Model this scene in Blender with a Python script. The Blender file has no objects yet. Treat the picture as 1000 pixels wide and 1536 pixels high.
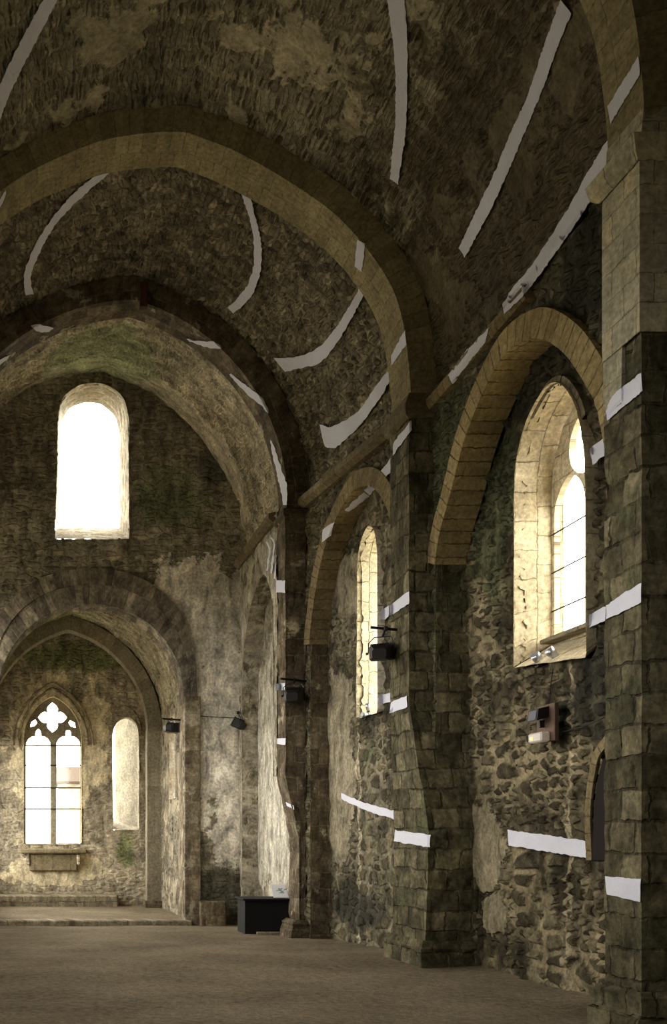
import bpy, math, random
import numpy as np
from mathutils import Vector, noise
from mathutils.geometry import delaunay_2d_cdt
from mathutils.bvhtree import BVHTree

# ------------------------------------------------------------------ camera, light, exposure
SC = bpy.context.scene
COL = SC.collection
H = 2.02            # eye height
F = 1470.0          # focal length in pixels of a 1000 px wide frame
cam_d = bpy.data.cameras.new('camera')
cam = bpy.data.objects.new('camera', cam_d)
COL.objects.link(cam)
cam.location = (0, 0, H)
cam.rotation_euler = (math.pi / 2, 0, 0)
cam_d.sensor_fit = 'HORIZONTAL'
cam_d.sensor_width = 36
cam_d.lens = 36 * F / 1000
cam_d.shift_x = 0.45
cam_d.shift_y = 0.492
cam_d.clip_end = 300
SC.camera = cam
SC.view_settings.view_transform = 'Standard'
SC.view_settings.look = 'None'
SC.view_settings.gamma = 1
SC.view_settings.use_curve_mapping = False
SC.view_settings.exposure = 0.0
W_STRENGTH = 14.0
world = bpy.data.worlds.new('world')
SC.world = world
world.use_nodes = True
bg = world.node_tree.nodes['Background']
_t = world.node_tree
_c = _t.nodes.new('ShaderNodeTexCoord'); _s = _t.nodes.new('ShaderNodeSeparateXYZ'); _r = _t.nodes.new('ShaderNodeValToRGB')
_m = _t.nodes.new('ShaderNodeMapRange'); _m.inputs[1].default_value = -.25; _m.inputs[2].default_value = .25
_t.links.new(_c.outputs['Generated'], _s.inputs[0]); _t.links.new(_s.outputs[2], _m.inputs[0]); _t.links.new(_m.outputs[0], _r.inputs[0])
_r.color_ramp.elements[0].position = .40; _r.color_ramp.elements[0].color = (.17, .155, .115, 1)
_r.color_ramp.elements[1].position = .52; _r.color_ramp.elements[1].color = (1.0, .965, .88, 1)
_t.links.new(_r.outputs[0], bg.inputs[0])
bg.inputs[1].default_value = W_STRENGTH
SC.cycles.use_denoising = True
SC.cycles.max_bounces = 8
SC.cycles.diffuse_bounces = 5
SC.cycles.glossy_bounces = 2
SC.cycles.transmission_bounces = 4
SC.cycles.transparent_max_bounces = 8
SC.cycles.sample_clamp_indirect = 6.0
SC.cycles.caustics_reflective = False
SC.cycles.caustics_refractive = False


def portal(loc, rot, sx, sy):
    """daylight coming through a window opening"""
    l = bpy.data.lights.new('sky_portal', 'AREA')
    l.shape = 'RECTANGLE'
    l.size, l.size_y = sx, sy
    l.cycles.is_portal = True
    o = bpy.data.objects.new('sky_portal', l)
    COL.objects.link(o)
    o.location = loc
    o.rotation_euler = rot
    return o


R90 = math.pi / 2
FACE_PX = (0, -R90, 0)      # shines towards +X
FACE_NX = (0, R90, 0)       # shines towards -X
FACE_NY = (-R90, 0, 0)      # shines towards -Y
FACE_PY = (R90, 0, 0)       # shines towards +Y

# window openings nobody sees in the picture (south side and west end): (Y centre, width, sill z, top z)
LEFT_WIN = [(6.2, 2.2, 4.2, 9.0), (13.3, 2.4, 3.6, 8.8), (19.4, 2.4, 3.2, 8.8), (24.3, 2.6, 2.6, 9.0)]
for yc, w, z0, z1 in LEFT_WIN:
    portal((-3.95, yc, (z0 + z1) / 2), FACE_PX, z1 - z0, w)
portal((1.9, -6.9, 5.4), FACE_PY, 1.7, 5.0)          # west door and window
portal((7.75, 13.2, 6.4), FACE_NX, 3.8, 2.0)          # right bay windows
portal((8.15, 19.4, 6.4), FACE_NX, 3.9, 1.7)
portal((1.6, 27.5, 12.4), FACE_NY, 2.0, 4.0)          # upper east window
portal((0.68, 34.3, 4.7), FACE_NY, 2.1, 5.2)          # traceried east window
portal((5.1, 29.2, 4.6), FACE_NX, 3.0, 1.5)
portal((-2.6, 29.9, 3.7), FACE_PX, 5.2, 5.0)  # oversized unseen opening left of the choir
portal((1.6, 34.2, 7.0), FACE_NY, 0.1, 0.1)


# ------------------------------------------------------------------ small tools
def P(px, py, Y):
    return Vector(((px - 50) * Y / F, Y, H + (1260 - py) * Y / F))


def zf(Y):
    return 0.0 if Y < 16 else -0.027 * (Y - 16)


def tag(o, label=None, cat=None, group=None, kind=None):
    if label: o['label'] = label
    if cat: o['category'] = cat
    if group: o['group'] = group
    if kind: o['kind'] = kind
    return o


def struct(o, label=None, cat=None):
    return tag(o, label, cat, None, 'structure')


def link(name, verts, faces, mat, parent=None, uvs=None, smooth=False):
    me = bpy.data.meshes.new(name)
    me.from_pydata([tuple(v) for v in verts], [], [tuple(f) for f in faces])
    if uvs is not None:
        lay = me.uv_layers.new(name='UVMap')
        vi = np.empty(len(me.loops), dtype=np.int32)
        me.loops.foreach_get('vertex_index', vi)
        lay.data.foreach_set('uv', np.asarray(uvs, dtype=np.float32)[vi].ravel())
    me.materials.append(mat)
    if smooth:
        me.polygons.foreach_set('use_smooth', [True] * len(me.polygons))
    me.update()
    o = bpy.data.objects.new(name, me)
    COL.objects.link(o)
    if parent: o.parent = parent
    return o


def empty(name, loc=(0, 0, 0)):
    o = bpy.data.objects.new(name, None)
    COL.objects.link(o)
    o.location = loc
    return o


def adopt(ch, par):
    """parent, keeping the place"""
    ch.parent = par
    ch.matrix_parent_inverse.identity()
    ch.location = Vector(ch.location) - Vector(par.location)
    return ch


def resample(pts, d, closed=False):
    pts = [np.array(p, float) for p in pts]
    if closed: pts = pts + [pts[0]]
    out = []
    for a, b in zip(pts[:-1], pts[1:]):
        n = max(1, int(math.ceil(np.linalg.norm(b - a) / d)))
        for i in range(n):
            out.append(a + (b - a) * i / n)
    if not closed: out.append(pts[-1])
    return out


def even(pts, n):
    """n points evenly along a polyline"""
    pts = np.array([tuple(p) for p in pts], float)
    s = np.concatenate([[0], np.cumsum(np.linalg.norm(np.diff(pts, axis=0), axis=1))])
    t = np.linspace(0, s[-1], n)
    return np.stack([np.interp(t, s, pts[:, k]) for k in range(pts.shape[1])], 1)


def spline(pts, n=8):
    """catmull rom through 2D/3D points"""
    p = [np.array(q, float) for q in pts]
    p = [2 * p[0] - p[1]] + p + [2 * p[-1] - p[-2]]
    out = []
    for i in range(1, len(p) - 2):
        for k in range(n):
            t = k / n
            out.append(0.5 * ((2 * p[i]) + (-p[i - 1] + p[i + 1]) * t + (2 * p[i - 1] - 5 * p[i] + 4 * p[i + 1] - p[i + 2]) * t * t
                              + (-p[i - 1] + 3 * p[i] - 3 * p[i + 1] + p[i + 2]) * t ** 3))
    out.append(p[-2])
    return out


def inside(pt, poly):
    """vectorised even-odd test; pt (n,2)"""
    x, y = pt[:, 0], pt[:, 1]
    poly = np.array([(q[0], q[1]) for q in poly], float)
    c = np.zeros(len(pt), bool)
    j = len(poly) - 1
    for i in range(len(poly)):
        xi, yi = poly[i]; xj, yj = poly[j]
        cond = ((yi > y) != (yj > y))
        with np.errstate(divide='ignore', invalid='ignore'):
            xx = (xj - xi) * (y - yi) / (yj - yi + 1e-12) + xi
        c ^= cond & (x < xx)
        j = i
    return c


def cdt(outer, holes, d, rough=0.0, seed=1):
    rings = [resample(outer, d, True)] + [resample(h, d * 0.8, True) for h in holes]
    rnd = np.random.RandomState(seed)
    if rough:
        for r in rings[1:]:
            for q in r:
                q += (rnd.rand(2) - 0.5) * 2 * rough
    verts, edges = [], []
    for r in rings:
        n0 = len(verts)
        verts += [tuple(q[:2]) for q in r]
        edges += [(n0 + i, n0 + (i + 1) % len(r)) for i in range(len(r))]
    o = np.array([q[:2] for q in outer], float)
    xs = np.arange(o[:, 0].min() + d * .6, o[:, 0].max() - d * .3, d)
    ys = np.arange(o[:, 1].min() + d * .6, o[:, 1].max() - d * .3, d)
    g = np.stack(np.meshgrid(xs, ys), -1).reshape(-1, 2)
    g = g + (rnd.rand(*g.shape) - .5) * d * .35
    m = inside(g, rings[0])
    for r in rings[1:]:
        m &= ~inside(g, r)
    g = g[m]
    B = np.array(verts)
    if len(g):
        keep = np.ones(len(g), bool)
        for k in range(0, len(g), 2000):
            dd = ((g[k:k + 2000, None, :] - B[None]) ** 2).sum(-1).min(1)
            keep[k:k + 2000] = dd > (0.45 * d) ** 2
        g = g[keep]
    allv = [Vector(v) for v in verts] + [Vector(v) for v in g]
    vo, eo, fo, *_ = delaunay_2d_cdt(allv, edges, [], 0, 1e-5)
    V = np.array([tuple(v) for v in vo])
    T = np.array([tuple(f) for f in fo])
    C = V[T].mean(1)
    m = inside(C, rings[0])
    for r in rings[1:]:
        m &= ~inside(C, r)
    return V, T[m]


def wobble(co, amp, sc, seed=0):
    """low frequency unevenness, a scalar per point"""
    out = np.empty(len(co))
    for i, c in enumerate(co):
        out[i] = noise.noise(Vector((c[0] * sc + seed, c[1] * sc, c[2] * sc))) + 0.5 * noise.noise(Vector((c[0] * sc * 2.7, c[1] * sc * 2.7 + seed, c[2] * sc * 2.7)))
    return out * amp


def flat_wall(name, O, U, V, outer, holes, d, mat, flip=False, amp=0.0, sc=1.3, rough=0.0, parent=None, fade=None):
    """a wall face in the plane O + u U + v V with holes; u, v in metres are also its texture coordinates"""
    vs, ts = cdt(outer, holes, d, rough)
    O, U, V = (np.array(q, float) for q in (O, U, V))
    co = O + vs[:, :1] * U + vs[:, 1:2] * V
    if amp:
        n = np.cross(U, V); n /= np.linalg.norm(n)
        w = wobble(co, amp, sc)
        co = co + n * w[:, None]
    nrm = np.cross(U, V)
    f = []
    for t in ts:
        a, b, c = vs[t[0]], vs[t[1]], vs[t[2]]
        ccw = (b[0] - a[0]) * (c[1] - a[1]) - (b[1] - a[1]) * (c[0] - a[0]) > 0
        f.append((t[0], t[1], t[2]) if ccw != flip else (t[0], t[2], t[1]))
    return link(name, co, f, mat, parent, vs, smooth=True)


def loft(name, rows, mat, d=None, flip=False, closed=False, amp=0.0, sc=1.3, parent=None, uv0=(0, 0), smooth=True, uvrot=False, caps=False, seed=0):
    """quads through rows of equally many points; d = spacing used to fill in between rows"""
    rows = [np.array([tuple(p) for p in r], float) for r in rows]
    if d:
        full = []
        for a, b in zip(rows[:-1], rows[1:]):
            n = max(1, int(math.ceil(np.linalg.norm(b - a, axis=1).max() / d)))
            for i in range(n):
                full.append(a + (b - a) * i / n)
        full.append(rows[-1])
        rows = full
    R = np.stack(rows)                      # nr, nc, 3
    if closed: R = np.concatenate([R, R[:, :1]], 1)
    nr, nc = R.shape[:2]
    du = np.linalg.norm(np.diff(R, axis=1), axis=2)
    u = np.concatenate([[0], np.cumsum(du.mean(0))]) + uv0[0]
    dv = np.linalg.norm(np.diff(R, axis=0), axis=2)
    v = np.concatenate([[0], np.cumsum(dv.mean(1))]) + uv0[1]
    uv = np.stack(np.meshgrid(u, v), -1).reshape(-1, 2)
    if uvrot: uv = uv[:, ::-1]
    if amp:
        du_ = np.gradient(R, axis=1); dv_ = np.gradient(R, axis=0)
        n = np.cross(du_, dv_); n /= (np.linalg.norm(n, axis=2, keepdims=True) + 1e-9)
        w = wobble(R.reshape(-1, 3), amp, sc, seed).reshape(nr, nc, 1)
        R = R + n * w
    co = R.reshape(-1, 3)
    f = []
    for i in range(nr - 1):
        for j in range(nc - 1):
            a = i * nc + j
            q = (a, a + 1, a + nc + 1, a + nc)
            f.append(q[::-1] if flip else q)
    if caps:
        f.append(tuple(range(nc - (1 if closed else 0)))[::-1])
        f.append(tuple((nr - 1) * nc + k for k in range(nc - (1 if closed else 0))))
    return link(name, co, f, mat, parent, uv, smooth)


class MB:
    """collects simple solids into one mesh"""
    def __init__(s): s.v = []; s.f = []
    def add(s, vs, fs):
        n = len(s.v); s.v += [tuple(v) for v in vs]; s.f += [tuple(n + i for i in f) for f in fs]; return s
    def box(s, c, size, rot=None, bev=0.0):
        hx, hy, hz = (k / 2 for k in size)
        b = min(bev, hx * .9, hy * .9, hz * .9)
        vs = []
        if b <= 0:
            vs = [Vector((x * hx, y * hy, z * hz)) for x in (-1, 1) for y in (-1, 1) for z in (-1, 1)]
            fs = [(0, 1, 3, 2), (4, 6, 7, 5), (0, 4, 5, 1), (2, 3, 7, 6), (0, 2, 6, 4), (1, 5, 7, 3)]
        else:
            ring = [(-hx, -hy + b), (-hx + b, -hy), (hx - b, -hy), (hx, -hy + b), (hx, hy - b), (hx - b, hy), (-hx + b, hy), (-hx, hy - b)]
            ins = [(-hx + b, -hy + b), (-hx + b, -hy + b), (hx - b, -hy + b), (hx - b, -hy + b), (hx - b, hy - b), (hx - b, hy - b), (-hx + b, hy - b), (-hx + b, hy - b)]
            vs = [Vector((x, y, -hz)) for x, y in ins] + [Vector((x, y, -hz + b)) for x, y in ring] + [Vector((x, y, hz - b)) for x, y in ring] + [Vector((x, y, hz)) for x, y in ins]
            fs = [tuple(range(7, -1, -1)), tuple(range(24, 32))]
            for k in range(3):
                for i in range(8):
                    j = (i + 1) % 8
                    fs.append((k * 8 + i, k * 8 + j, k * 8 + 8 + j, k * 8 + 8 + i))
        if rot is not None: vs = [rot @ v for v in vs]
        return s.add([v + Vector(c) for v in vs], fs)
    def tube(s, pts, r, n=8, cap=True):
        pts = [Vector(p) for p in pts]
        rr = r if hasattr(r, '__len__') else [r] * len(pts)
        vs = []
        prev = None
        for i, p in enumerate(pts):
            t = (pts[min(i + 1, len(pts) - 1)] - pts[max(i - 1, 0)]).normalized()
            a = prev if prev is not None else (Vector((0, 0, 1)) if abs(t.z) < .9 else Vector((1, 0, 0)))
            a = (a - t * a.dot(t)).normalized(); prev = a
            b = t.cross(a)
            for k in range(n):
                w = 2 * math.pi * k / n
                vs.append(p + (a * math.cos(w) + b * math.sin(w)) * rr[i])
        fs = []
        for i in range(len(pts) - 1):
            for k in range(n):
                j = (k + 1) % n
                fs.append((i * n + k, i * n + j, (i + 1) * n + j, (i + 1) * n + k))
        if cap:
            fs.append(tuple(range(n))[::-1]); fs.append(tuple((len(pts) - 1) * n + k for k in range(n)))
        return s.add(vs, fs)
    def build(s, name, mat, parent=None, smooth=False):
        c = [(v[0] + v[1] * .3, v[2]) for v in s.v]
        return link(name, s.v, s.f, mat, parent, c, smooth)


def plate(name, to3, outer, holes, depth, mat, d=0.15, parent=None):
    """a thick plate with shaped holes; to3(u, v, w) gives the place"""
    vs, ts = cdt(outer, holes, d)
    n = len(vs)
    co = [to3(u, v, 0) for u, v in vs] + [to3(u, v, depth) for u, v in vs]
    f = []
    cnt = {}
    for t in ts:
        a, b, c = vs[t[0]], vs[t[1]], vs[t[2]]
        if (b[0] - a[0]) * (c[1] - a[1]) - (b[1] - a[1]) * (c[0] - a[0]) < 0: t = (t[0], t[2], t[1])
        f.append(tuple(int(k) for k in t)); f.append((int(t[0]) + n, int(t[2]) + n, int(t[1]) + n))
        for e in ((t[0], t[1]), (t[1], t[2]), (t[2], t[0])):
            k = (min(e), max(e)); cnt.setdefault(k, []).append(e)
    for k, es in cnt.items():
        if len(es) == 1:
            a, b = (int(q) for q in es[0])
            f.append((b, a, a + n, b + n))
    uv = np.concatenate([vs, vs])
    return link(name, co, f, mat, parent, uv)


# ------------------------------------------------------------------ materials
class NT:
    def __init__(s, name):
        s.m = bpy.data.materials.new(name); s.m.use_nodes = True
        s.t = s.m.node_tree; s.n = s.t.nodes
        s.b = s.n['Principled BSDF']; s.out = s.n['Material Output']
        s.b.inputs['Roughness'].default_value = .92
        s.b.inputs['Specular IOR Level'].default_value = .12
    def node(s, typ, **kw):
        n = s.n.new(typ)
        for k, v in kw.items(): setattr(n, k, v)
        return n
    def plug(s, sock, v):
        if v is None: return
        if hasattr(v, 'is_linked') or hasattr(v, 'links'): s.t.links.new(v, sock)
        elif isinstance(v, (tuple, list)) and len(v) == 3 and sock.type == 'RGBA': sock.default_value = (*v, 1)
        else: sock.default_value = v
    def math(s, op, a, b=0.5, c=None, clamp=False):
        n = s.node('ShaderNodeMath', operation=op, use_clamp=clamp)
        s.plug(n.inputs[0], a); s.plug(n.inputs[1], b)
        if c is not None: s.plug(n.inputs[2], c)
        return n.outputs[0]
    def vmath(s, op, a, b):
        n = s.node('ShaderNodeVectorMath', operation=op)
        s.plug(n.inputs[0], a); s.plug(n.inputs[1], b)
        return n.outputs['Value'] if op in ('LENGTH', 'DISTANCE') else n.outputs[0]
    def uv(s):
        return s.node('ShaderNodeTexCoord').outputs['UV']
    def noise(s, vec, scale, detail=4, rough=.55, color=False, dist=0):
        n = s.node('ShaderNodeTexNoise')
        s.plug(n.inputs['Vector'], vec); n.inputs['Scale'].default_value = scale
        n.inputs['Detail'].default_value = detail; n.inputs['Roughness'].default_value = rough
        n.inputs['Distortion'].default_value = dist
        return n.outputs['Color' if color else 'Fac']
    def step(s, v, a, b, lo=0., hi=1.):
        n = s.node('ShaderNodeMapRange', interpolation_type='SMOOTHSTEP')
        s.plug(n.inputs[0], v); n.inputs[1].default_value = a; n.inputs[2].default_value = b
        n.inputs[3].default_value = lo; n.inputs[4].default_value = hi
        return n.outputs[0]
    def mix(s, f, a, b, mode='MIX'):
        n = s.node('ShaderNodeMix', data_type='RGBA', blend_type=mode)
        s.plug(n.inputs[0], f); s.plug(n.inputs[6], a); s.plug(n.inputs[7], b)
        return n.outputs[2]
    def ramp(s, f, cols):
        n = s.node('ShaderNodeValToRGB')
        e = n.color_ramp.elements
        while len(e) < len(cols): e.new(.5)
        for i, c in enumerate(cols):
            e[i].position = i / max(1, len(cols) - 1); e[i].color = (*c, 1)
        s.plug(n.inputs[0], f)
        return n.outputs[0]
    def blobs(s, vec, spots):
        """1 inside the listed (u, v, ru, rv) spots falling to 0 at their edge"""
        acc = None
        for (u, v, ru, rv) in spots:
            d = s.vmath('SUBTRACT', vec, (u, v, 0))
            d = s.vmath('MULTIPLY', d, (1 / ru, 1 / rv, 0))
            l = s.vmath('LENGTH', d, (0, 0, 0))
            k = s.math('SUBTRACT', 1.25, l)
            acc = k if acc is None else s.math('MAXIMUM', acc, k)
        return s.math('MAXIMUM', acc, -1.0)
    def finish(s, color, height, disp, bump=.9, bdist=.03, mid=1.0, true_disp=True):
        s.plug(s.b.inputs['Base Color'], color)
        if true_disp:
            d = s.node('ShaderNodeDisplacement')
            s.plug(d.inputs['Height'], height); d.inputs['Midlevel'].default_value = mid
            d.inputs['Scale'].default_value = disp
            s.t.links.new(d.outputs[0], s.out.inputs['Displacement'])
            s.m.displacement_method = 'BOTH'
        else:
            b = s.node('ShaderNodeBump')
            b.inputs['Strength'].default_value = bump; b.inputs['Distance'].default_value = bdist
            s.plug(b.inputs['Height'], height)
            s.t.links.new(b.outputs[0], s.b.inputs['Normal'])
        return s.m


def masonry(name, kind='rubble', size=(.30, .17), stones=((.06, .05, .035), (.12, .10, .07), (.2, .17, .11), (.1, .1, .07)),
            mortar=(.22, .19, .14), mw=.12, plaster=None, pl_col=(.34, .31, .25), pl_noise=.55, moss=None, moss_col=(.066, .074, .038),
            dark=None, dark_col=(.03, .028, .02), tone=(.65, 1.3), disp=.05, wiggle=.10, joint=(.05, .045, .035), true_disp=True,
            seam=None, gain=1.0, gritty=1.0, pl_scale=1.1, pits=0.0, bump=.9, ragged=.06, pit_size=(.2, .055), jointvar=.6, size2=None, grime=1.0, darkjoint=.4):
    t = NT(name)
    mul = lambda c: tuple(min(.9, q * gain) for q in c)
    stones = tuple(mul(c) for c in stones); mortar = mul(mortar); joint = mul(joint); pl_col = mul(pl_col); moss_col = mul(moss_col); dark_col = mul(dark_col)
    uv = t.uv()
    nz = t.noise(uv, 2.2, 3, .6, color=True)
    off = t.vmath('SUBTRACT', nz, (.5, .5, .5))
    off = t.vmath('MULTIPLY', off, (wiggle * 2, wiggle * 1.4, 0))
    p = t.vmath('ADD', uv, off)
    nz2 = t.vmath('MULTIPLY', t.vmath('SUBTRACT', t.noise(uv, 9, 3, .65, color=True), (.5, .5, .5)), (ragged, ragged, 0))
    p = t.vmath('ADD', p, nz2)
    if kind == 'rubble':
        def cells(sz):
            q = t.vmath('MULTIPLY', p, (1 / sz[0], 1 / sz[1], 1))
            v1 = t.node('ShaderNodeTexVoronoi', voronoi_dimensions='2D', feature='F1'); t.plug(v1.inputs['Vector'], q); v1.inputs['Scale'].default_value = 1
            v1.inputs['Randomness'].default_value = .8
            v2 = t.node('ShaderNodeTexVoronoi', voronoi_dimensions='2D', feature='DISTANCE_TO_EDGE'); t.plug(v2.inputs['Vector'], q); v2.inputs['Scale'].default_value = 1
            v2.inputs['Randomness'].default_value = .8
            return v1.outputs['Color'], v2.outputs['Distance']
        cA, edge = cells(size)
        if size2 is not None:
            cB, eB = cells(size2)
            zone = t.math('GREATER_THAN', t.noise(uv, .9, 2), .5)
            cA = t.mix(zone, cA, cB)
            mf = t.node('ShaderNodeMix', data_type='FLOAT'); t.plug(mf.inputs[0], zone); t.plug(mf.inputs[2], edge); t.plug(mf.inputs[3], eB)
            edge = mf.outputs[0]
        sep = t.node('ShaderNodeSeparateColor'); t.plug(sep.inputs[0], cA)
        rnd = sep.outputs[0]; rnd2 = sep.outputs[1]
        # mortar width changes from place to place
        mwn = t.noise(uv, 1.6, 2)
        e2 = t.math('SUBTRACT', edge, t.math('MULTIPLY', mwn, mw))
        rag = t.noise(uv, 24, 4, .7)
        e2 = t.math('ADD', e2, t.math('MULTIPLY', t.math('SUBTRACT', rag, .5), .22))
        # some stones are lost under mortar
        e2 = t.math('SUBTRACT', e2, t.math('MULTIPLY', t.math('GREATER_THAN', rnd2, .78), .12))
        face = t.step(e2, -.02, .12)
        dome = t.step(edge, 0.0, .42)
        stone_h = t.math('MULTIPLY', face, t.math('ADD', .55, t.math('MULTIPLY', dome, .2)))
        stone_h = t.math('ADD', stone_h, t.math('MULTIPLY', t.math('MULTIPLY', rnd2, face), .25))
    else:
        b = t.node('ShaderNodeTexBrick', offset=.5, squash=1.0)
        t.plug(b.inputs['Vector'], p)
        b.inputs['Color1'].default_value = (0, 0, 0, 1); b.inputs['Color2'].default_value = (1, 1, 1, 1)
        b.inputs['Mortar'].default_value = (.5, .5, .5, 1)
        b.inputs['Scale'].default_value = 1
        b.inputs['Brick Width'].default_value = size[0]; b.inputs['Row Height'].default_value = size[1]
        b.inputs['Mortar Size'].default_value = mw; b.inputs['Mortar Smooth'].default_value = .6
        rnd = b.outputs['Color']
        jn = t.step(t.noise(uv, 3.1, 5, .7), .38, .62, 1 - jointvar, 1)
        face = t.math('SUBTRACT', 1.0, t.math('MULTIPLY', b.outputs['Fac'], jn))
        stone_h = t.math('ADD', t.math('MULTIPLY', face, .75), t.math('MULTIPLY', rnd, .15))
    fine = t.noise(uv, 14, 6, .7)
    medium = t.noise(uv, 4.5, 4, .6)
    k = t.math('ADD', t.math('MULTIPLY', rnd, .55), t.math('MULTIPLY', t.math('SUBTRACT', medium, .28), 1.0))
    col = t.ramp(k, stones)
    if kind == 'rubble':
        zone2 = t.math('MULTIPLY', t.step(t.noise(uv, .8, 5, .65), .42, .58), darkjoint)
        mcol = t.mix(zone2, mortar, tuple(c * .18 for c in mortar))
    else: mcol = joint
    col = t.mix(face, mcol, col)
    h = t.math('ADD', stone_h, t.math('MULTIPLY', t.math('SUBTRACT', fine, .5), .35 * gritty))
    if pits:
        q = t.vmath('MULTIPLY', p, (1 / pit_size[0], 1 / pit_size[1], 1))
        v3 = t.node('ShaderNodeTexVoronoi', voronoi_dimensions='2D', feature='F1'); t.plug(v3.inputs['Vector'], q); v3.inputs['Scale'].default_value = 1
        s3 = t.node('ShaderNodeSeparateColor'); t.plug(s3.inputs[0], v3.outputs['Color'])
        near = t.step(v3.outputs['Distance'], .28, .42, 1, 0)
        pit = t.math('MULTIPLY', near, t.math('GREATER_THAN', s3.outputs[0], 1 - pits))
        col = t.mix(t.math('MULTIPLY', pit, .8), col, dark_col)  # pits darkened in the colour too, as the shade and dirt inside them
        h = t.math('SUBTRACT', h, t.math('MULTIPLY', pit, .7))
    big = t.noise(uv, .45, 5, .6)
    # plaster left on the wall
    if plaster is not None:
        pn = t.noise(uv, pl_scale, 6, .65)
        f = t.math('SUBTRACT', pn, pl_noise)
        if plaster:
            f = t.math('ADD', f, t.math('MULTIPLY', t.blobs(uv, plaster), .45))
        f = t.step(f, -.015, .03)
        pcol = t.mix(t.noise(uv, 3.2, 5, .7), tuple(c * .62 for c in pl_col), tuple(min(1, c * 1.25) for c in pl_col))
        col = t.mix(f, col, pcol)
        ph = t.math('ADD', .92, t.math('MULTIPLY', t.math('SUBTRACT', fine, .5), .18))
        mixh = t.node('ShaderNodeMix', data_type='FLOAT'); t.plug(mixh.inputs[0], f); t.plug(mixh.inputs[2], h); t.plug(mixh.inputs[3], ph)
        h = mixh.outputs[0]
    if seam is not None:
        sx = t.node('ShaderNodeSeparateXYZ'); t.plug(sx.inputs[0], uv)
        acc = None
        for (u0, v0, v1_) in seam:
            nn = t.noise(uv, 1.2, 3)
            dd = t.math('ABSOLUTE', t.math('SUBTRACT', t.math('ADD', sx.outputs[0], t.math('MULTIPLY', t.math('SUBTRACT', nn, .5), .4)), u0))
            m = t.step(dd, .035, .075, 1, 0)
            m = t.math('MULTIPLY', m, t.step(sx.outputs[1], v1_ - .1, v1_ + .2, 1, 0))
            acc = m if acc is None else t.math('MAXIMUM', acc, m)
        acc = t.math('MULTIPLY', acc, t.step(fine, .3, .5))
        col = t.mix(acc, col, tuple(c * 1.5 for c in pl_col))
    if moss is not None:
        f = t.math('SUBTRACT', t.noise(uv, 1.3, 6, .68), .56)
        if moss: f = t.math('ADD', f, t.math('MULTIPLY', t.blobs(uv, moss), .4))
        f = t.math('MULTIPLY', t.step(f, -.05, .12), .8)
        col = t.mix(f, col, t.mix(fine, tuple(c * .45 for c in moss_col), tuple(c * 1.5 for c in moss_col)))
    if dark is not None:
        f = t.math('SUBTRACT', t.noise(uv, 1.0, 6, .68), .58)
        if dark: f = t.math('ADD', f, t.math('MULTIPLY', t.blobs(uv, dark), .45))
        f = t.math('MULTIPLY', t.step(f, -.05, .14), .85)
        col = t.mix(f, col, dark_col)
    grit = t.node('ShaderNodeMapRange'); t.plug(grit.inputs[0], fine)
    grit.inputs[1].default_value = .3; grit.inputs[2].default_value = .7; grit.inputs[3].default_value = .55; grit.inputs[4].default_value = 1.4
    bigr = t.node('ShaderNodeMapRange'); t.plug(bigr.inputs[0], big)
    bigr.inputs[1].default_value = .3; bigr.inputs[2].default_value = .7; bigr.inputs[3].default_value = tone[0]; bigr.inputs[4].default_value = tone[1]
    g = t.math('MULTIPLY', grit.outputs[0], bigr.outputs[0])
    if grime:
        gv = t.vmath('MULTIPLY', uv, (1, .5, 1))
        gn = t.noise(gv, 3.3, 9, .72, dist=.4)
        gr = t.node('ShaderNodeMapRange'); t.plug(gr.inputs[0], gn); gr.inputs[1].default_value = .34; gr.inputs[2].default_value = .66
        gr.inputs[3].default_value = 1 - .62 * grime; gr.inputs[4].default_value = 1 + .62 * grime
        g = t.math('MULTIPLY', g, gr.outputs[0])
    cc = t.node('ShaderNodeCombineXYZ')
    for i in range(3): t.plug(cc.inputs[i], g)
    col = t.mix(1.0, col, cc.outputs[0], 'MULTIPLY')
    return t.finish(col, h, disp, true_disp=true_disp, bump=bump)


def simple(name, col, rough=.6, metal=0.0, spec=.3, nscale=30, namt=.25, emit=None):
    t = NT(name)
    o = t.node('ShaderNodeTexCoord').outputs['Object']
    n = t.noise(o, nscale, 4)
    c = t.mix(n, tuple(k * (1 - namt) for k in col), tuple(min(1, k * (1 + namt)) for k in col))
    t.plug(t.b.inputs['Base Color'], c)
    t.b.inputs['Roughness'].default_value = rough
    t.b.inputs['Metallic'].default_value = metal
    t.b.inputs['Specular IOR Level'].default_value = spec
    if emit:
        t.b.inputs['Emission Color'].default_value = (*emit[0], 1); t.b.inputs['Emission Strength'].default_value = emit[1]
    return t.m


BROWNS = ((.022, .018, .010), (.06, .05, .03), (.125, .105, .062), (.23, .195, .12))
DARKS = ((.03, .024, .014), (.075, .062, .038), (.14, .118, .076), (.26, .22, .145))
M = {}
M['wall_bay'] = masonry('rough_rubble', gain=1.1, size=(.27, .16), size2=(.5, .27), darkjoint=.95, stones=BROWNS, mortar=(.24, .198, .12), mw=.30, disp=.09,
                        plaster=[(15.3, 1.9, .8, .8), (14.9, .9, .5, .4)], pl_col=(.22, .185, .12), pl_noise=.68, moss=[(15.2, 7.5, .8, 1.6), (11.2, 8.8, 1.4, 1.2)],
                        dark=[(12.3, 3.9, .7, .8), (11.0, 8.6, 1.2, 1.0), (13.6, 8.5, 1.5, .5)], seam=[(12.95, -1, 4.3)], tone=(.7, 1.25))
M['arch_ochre'] = masonry('ochre_voussoirs', kind='ashlar', gain=1.1, size=(.22, 2.0), stones=((.15, .115, .058), (.22, .17, .09), (.28, .22, .12)), mw=.010, disp=.015, wiggle=.01,
                           joint=(.07, .055, .035), grime=.35, tone=(.7, 1.2), gritty=.5)
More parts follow.
